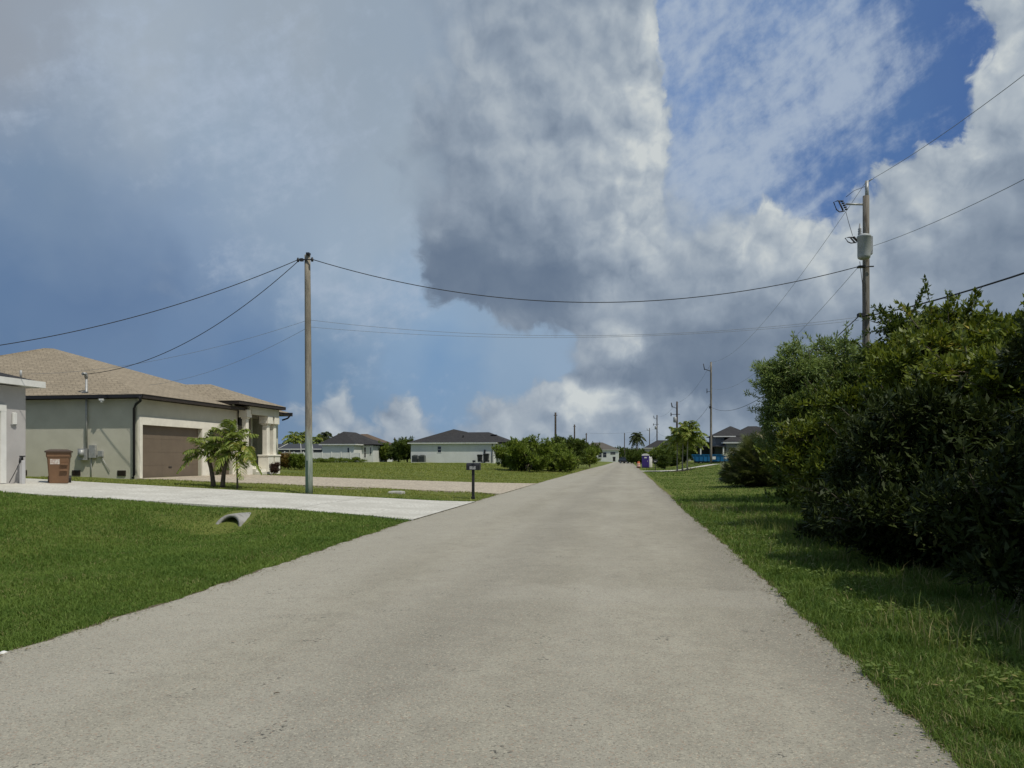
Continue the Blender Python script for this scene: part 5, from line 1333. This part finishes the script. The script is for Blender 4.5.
# ------------------------------------------------------------------ utility poles and wires
def base_pole(name, label, x, y, h, r0=.16, r1=.11, m_=None, lean=(0,0), cat='utility pole', group=None, z=None, low=None):
    z = float(H(x, y)) if z is None else z
    t = empty(name, (x, y, z), label, cat, group)
    q = MB(); n = 8
    q.tube([(x+lean[0]*k/n, y+lean[1]*k/n, z-.3+(h+.3)*k/n) for k in range(n+1)], [r0+(r1-r0)*k/n for k in range(n+1)], 14)
    q.build('pole', m_ or WOODP, t)
    return t, z
# left pole: wood with a green preservative stain at its foot
m, g, o = newmat('stained_pole_wood')
p = g.node('ShaderNodeNewGeometry', out=0); s = g.node('ShaderNodeSeparateXYZ', {0: p}, out=None)
n1 = g.noise(g.vm('MULTIPLY', p, (1,1,.12)), 9., 6, .65); n3 = g.noise(g.vm('MULTIPLY', p, (1,1,.1)), 40., 4, .6)
col = g.mix(g.step(n1, .35, .65), (.30,.27,.215), (.185,.168,.14)); col = g.mix(g.step(n3, .5, .7, 0, .6), col, (.10,.085,.065))
gc = g.mix(g.step(n1, .35, .65), (.33,.38,.325), (.18,.22,.18))
col = g.mix(g.step(g.m('ADD', s.outputs[2], g.m('MULTIPLY', n1, 1.2)), 3.5, 2.6), col, gc)
b = g.node('ShaderNodeBsdfPrincipled', {'Base Color': col, 'Roughness': .95}, out=None)
g.l.new(g.node('ShaderNodeBump', {'Strength': .6, 'Distance': .02, 'Height': n3}), b.inputs['Normal']); g.l.new(b.outputs[0], o.inputs[0])
LX, LY, _ = at(309.2, 27.4)
LZ = float(H(LX, LY)); LTOP = 1.6+203*27.4/F
t, z = base_pole('utility_pole', 'tall round wooden pole with a green stained foot standing left of the road', LX, LY, LTOP-LZ, .138, .105, m, (-.07, 0))
tx_, ty_ = LX-.07, LY
q = MB(); q.box(tx_-.22, tx_-.10, ty_-.2, ty_-.1, LTOP-.26, LTOP-.16); q.tube([(tx_-.3,ty_-.15,LTOP-.2),(tx_+.24,ty_-.12,LTOP-.2)], .025, 6); q.lathe([(.04,LTOP-.28),(.055,LTOP-.22),(.03,LTOP-.13)], (tx_-.3,ty_-.15), 8); q.lathe([(.04,LTOP-.28),(.055,LTOP-.22),(.03,LTOP-.13)], (tx_+.24,ty_-.12), 8)
q.box(tx_+.02,tx_+.14,ty_-.18,ty_-.02,LTOP-.02,LTOP+.05)
q.build('wire_bracket', DARKM, t)
q = MB(); q.box(LX-.05,LX+.02,LY-.185,LY-.155,LZ+.1,LZ+1.25); q.build('cable_guard', pbr('dark_green_guard', (.05,.09,.07)), t)

# transformer pole
TX, TY, _ = at(866, 26.5); TZ = float(H(TX, TY)); TTOP = 1.6+276*26.5/F
t, z = base_pole('utility_pole', 'tallest wooden pole carrying a grey transformer can above the right thicket', TX, TY, 1.6+262*26.5/F-TZ, .14, .11)
def zz_(py): return 1.6+(HZ-py)*26.5/F
ux, uy = CY, SY   # picture right
q = MB(); q.tube([(TX+.03,TY,zz_(200)),(TX+.03,TY,zz_(181))], .065, 8); q.tube([(TX+.03,TY,zz_(183)),(TX+.12,TY-.05,zz_(181)),(TX+.2,TY-.1,zz_(180))], .022, 8); q.build('top_pin', GREYM, t)
q = MB(); q.tube([(TX-.1*ux,TY-.1*uy,zz_(204.5)),(TX-.72*ux,TY-.72*uy,zz_(204))], .035, 6); q.build('cutout_arm', GREYM, t)
def cutout(px, pyc, tall, depth=26.5):
    x, y, _ = at(px, depth); zc2 = zz_(pyc)
    q = MB(); q.tube([(x+.12,y,zc2-tall*.40),(x-.02,y,zc2+tall*.40)], .028, 7)
    for k in range(5):
        f = k/4-.5; q.tube([(x+.05+.12-f*.14-.01,y,zc2+f*tall*.7),(x+.05+.12-f*.14-.012,y,zc2+f*tall*.7+.035)], .052, 8)
    q.build('fuse_cutout', DARKM, t)
    q = MB(); q.tube([(x+.18,y,zc2-tall*.45),(x+.0,y,zc2-tall*.5),(x-.10,y,zc2-tall*.3),(x-.20,y,zc2+tall*.35),(x-.07,y,zc2+tall*.45),(x+.08,y,zc2+tall*.42)], .02, 6); q.build('fuse_tube', DARKM, t)
cutout(839.5, 206, .42); cutout(851, 240, .22)
tcx, tcy, _ = at(864.0, 26.05)
q = MB(); z0, z1 = zz_(262), zz_(239)
q.lathe([(.14,z0-.02),(.20,z0+.02),(.215,z0+.08),(.215,z1-.10),(.235,z1-.08),(.235,z1-.04),(.20,z1),(.08,z1+.05)], (tcx,tcy), 22); tr_ = q.build('transformer', pbr('transformer_grey', (.40,.42,.42), (.33,.35,.35), 4, .45), t)
q = MB(); q.lathe([(.05,z1+.0),(.07,z1+.06),(.045,z1+.1),(.07,z1+.14),(.045,z1+.18),(.065,z1+.22),(.035,z1+.26),(.02,z1+.42)], (tcx-.14,tcy), 10); q.build('bushing', CERAM, tr_)
q = MB(); q.box(tcx+.19,tcx+.28,tcy-.05,tcy+.12,z0+.15,z1-.06); q.build('mounting_bracket', GREYM, tr_)
q = MB(); q.tube([(TX-.72*ux,TY-.72*uy,zz_(212)),(TX-.62,TY-.1,zz_(222)),(TX-.48,TY-.1,zz_(236))], .009, 5); q.tube([(TX-.72*ux,TY-.72*uy,zz_(197)),(TX-.4,TY,zz_(190)),(TX+.03,TY,zz_(186))], .009, 5)
q.tube([(TX-.24,TY-.1,zz_(262)),(TX-.18,TY-.2,zz_(285)),(TX-.17,TY-.2,zz_(312)),(TX-.17,TY-.18,zz_(340))], .011, 5); q.build('jumper_wires', CABLE, t)
for py, rr_ in ((268,.06),(316,.12)):
    q = MB(); q.box(TX-.34,TX-.1,TY-.3,TY-.1,zz_(py)-rr_*.5,zz_(py)+rr_*.5); q.tube([(TX-.36,TY-.2,zz_(py)),(TX+.2,TY-.2,zz_(py))], rr_*.4, 6); q.build('cable_clamp', DARKM, t)

# far poles on the right with a small top bracket
FP = []
for (px, d, topy, lab, xf) in [(711,95,362,'wooden pole with a small bracket standing behind the blue dumpster',0),(677,127,401.5,'pole with a pale transformer rising behind the young palms',1),
        (657,212,415,'thin far pole above the charcoal roof right of the road',1),(649.5,283,428,'thinnest far pole between the coconut palm and the charcoal roof',0)]:
    x, y, _ = at(px, d); zt = 1.6+(HZ-topy)*d/F; z = float(H(x, y))
    t, z = base_pole('utility_pole', lab, x, y, zt-z, .15 if d < 100 else .19, .11 if d < 100 else .14, WOODP if d < 100 else WOODD, (0,0))
    q = MB(); q.tube([(x,y,zt-1.2),(x-.75,y,zt-.9)], .05, 5); q.tube([(x-.8,y,zt-1.0),(x-.95,y,zt-.2)], .05 if d < 100 else .09, 6)
    q.build('cutout_arm', DARKM, t)
    if d < 100:
        q = MB(); q.box(x-.25,x+.0,y-.3,y-.1,1.6+(HZ-407)*d/F-.2,1.6+(HZ-407)*d/F+.1); q.tube([(x-.5,y,zt-4.0),(x-.5,y,zt-3.4)], .05, 5); q.tube([(x-.5,y,zt-3.8),(x,y,zt-3.8)], .03, 5); q.build('cable_clamp', DARKM, t)
    if xf:
        q = MB(); zc2 = zt-3.1 if d < 150 else zt-3.6; q.lathe([(.2,zc2-.5),(.3,zc2-.42),(.3,zc2+.35),(.2,zc2+.45)], (x-.35,y-.15), 12); q.build('transformer', GREYM, t)
        q = MB(); q.tube([(x-1.0,y,zc2+.9),(x+.5,y,zc2+.9)], .05, 5); q.tube([(x-1.0,y,zc2+.6),(x-1.0,y,zc2+1.2)], .09, 6); q.build('arm', DARKM, t)
    FP.append((x, y, zt))
for (px, d, topy, lab) in [(555.5,121,412.5,'dark bare pole above the large roadside bush on the left'),(574.5,164,424.5,'shorter dark bare pole second in the left row'),(586.3,212,433,'small dark pole third in the left row'),
        (394.7,185,437.5,'tiny dark pole beside the brown roof'),(624.5,300,433,'thin dark pole above the car at the road end')]:
    x, y, _ = at(px, d); z = float(H(x, y))
    t, z = base_pole('utility_pole', lab, x, y, 1.6+(HZ-topy)*d/F-z, .19, .15, WOODD)
    q = MB(); zt = 1.6+(HZ-topy)*d/F; q.box(x-.3,x+.3,y-.05,y+.05,zt-.5,zt-.4); q.build('wire_bracket', DARKM, t)

CABLEF = pbr('weathered_cable', (.24,.26,.28), None, rough=.6)
def wire(label, a, b, sag, r=.012, m_=None, n=36, group=None, cat='wire'):
    a = Vector(a); b = Vector(b)
    pts = [a.lerp(b, k/n)-Vector((0,0,4*sag*(k/n)*(1-k/n))) for k in range(n+1)]
    mid = (a+b)/2
    q = MB(); q.tube([tuple(p) for p in pts], r, 6)
    o = q.build('overhead_wire', m_ or CABLE, None, off=tuple(mid)); o.location = mid
    return tag(o, label, cat, group)
Lt = (tx_, ty_-.13, LTOP-.2)
def T_(py, dx=0.): return (TX+dx, TY-.2, zz_(py))
wire('thick black cable sagging across the road between the two nearest poles', (tx_+.24,ty_-.12,LTOP-.2), T_(268,-.36), 1.42, .015)
wire('upper of the two thin lines crossing the road below the thick cable', (tx_+.1,ty_,zz_(0)*0+1.6+(HZ-320)*27.4/F), T_(318,-.3), .62, .0065, CABLEF)
wire('lower of the two thin lines crossing the road below the thick cable', (tx_+.1,ty_,1.6+(HZ-327)*27.4/F), T_(321,-.3), .50, .006, CABLEF)
wire('black cable running left from the wooden pole top out of view', (tx_-.3,ty_-.15,LTOP-.2), (-22.6,20.8,4.95), .55, .014)
wire('black cable falling from the wooden pole top to the mast on the tan roof', (tx_-.3,ty_-.15,LTOP-.26), (-23.4,28.95,5.24), .9, .013)
wire('thin grey line from the wooden pole to above the garage roof', (tx_-.1,ty_,1.6+(HZ-321)*27.4/F), (-27.5,30.5,5.5), .45, .006, CABLEF)
wire('lower thin grey line from the wooden pole down to the green house', (tx_-.1,ty_,1.6+(HZ-329)*27.4/F), (-22.0,31.5,5.0), .35, .006, CABLEF)
# along the right row
NP = (8.5, -21, 0)
wire('highest wire leaving the transformer pole to the upper right', (TX+.2,TY-.1,zz_(180)), (NP[0],NP[1],TTOP), 2.3, .008, CABLEF)
wire('middle wire leaving the transformer pole to the right', (TX+.15,TY-.2,zz_(248)), (NP[0],NP[1],zz_(244)), 2.2, .008, CABLEF)
wire('lowest thick cable leaving the transformer pole to the right', (TX+.2,TY-.2,zz_(316)), (NP[0],NP[1],zz_(312)), 1.6, .022)
P7 = FP[0]
wire('highest far wire slanting down from the transformer pole top', (TX,TY,zz_(182)), (P7[0],P7[1],P7[2]), 1.6, .008, CABLEF)
wire('second far wire slanting down behind the tree tops', (TX-.3,TY,zz_(268)), (P7[0],P7[1],1.6+(HZ-388)*95/F), 1.6, .008, CABLEF)
wire('thick far cable slanting down behind the fine leaved tree', (TX-.3,TY-.2,zz_(317)), (P7[0],P7[1],1.6+(HZ-407)*95/F), 1.6, .017)
for i in range(3):
    a, b = FP[i], FP[i+1]
    wire(['far thin wire between the dumpster pole and the next pole','far thin wire above the purple toilet','farthest thin wire near the coconut palm'][i], (a[0],a[1],a[2]-.2), (b[0],b[1],b[2]-.2), 1.0, .012, CABLEG)
    wire(['lower far cable between the dumpster pole and the next pole','lower far cable above the purple toilet','lower farthest cable near the coconut palm'][i], (a[0],a[1],a[2]-5.2), (b[0],b[1],b[2]-4.5), 1.2, .018, CABLEG)
x, y, _ = at(586.3, 212)
wire('faint far wire crossing the road end from the left row of poles', (x,y,1.6+(HZ-433)*212/F), (FP[2][0],FP[2][1],FP[2][2]-4), .6, .02, CABLEG)

# small white stone at the lawn edge, and litter on the lawn
x, y, z = ground_at(5.5, 655)
q = MB(); q.lathe([(.018,z-.01),(.032,z+.006),(.028,z+.022),(.010,z+.03)], (x-.02,y), 7); o = q.build('stone', WHITE, None, off=(x,y,z)); o.location = (x,y,z); tag(o, 'small white stone at the road edge in the lower left', 'stone')
x, y, z = ground_at(277, 699)
q = MB(); q.tube([(x-.02,y-.006,z+.034),(x,y,z+.040),(x+.018,y+.004,z+.036)], [.003,.004,.002], 5); o = q.build('twig', BARK, None, off=(x,y,z)); o.location=(x,y,z); tag(o, 'tiny dark twig lying on the road', 'twig')
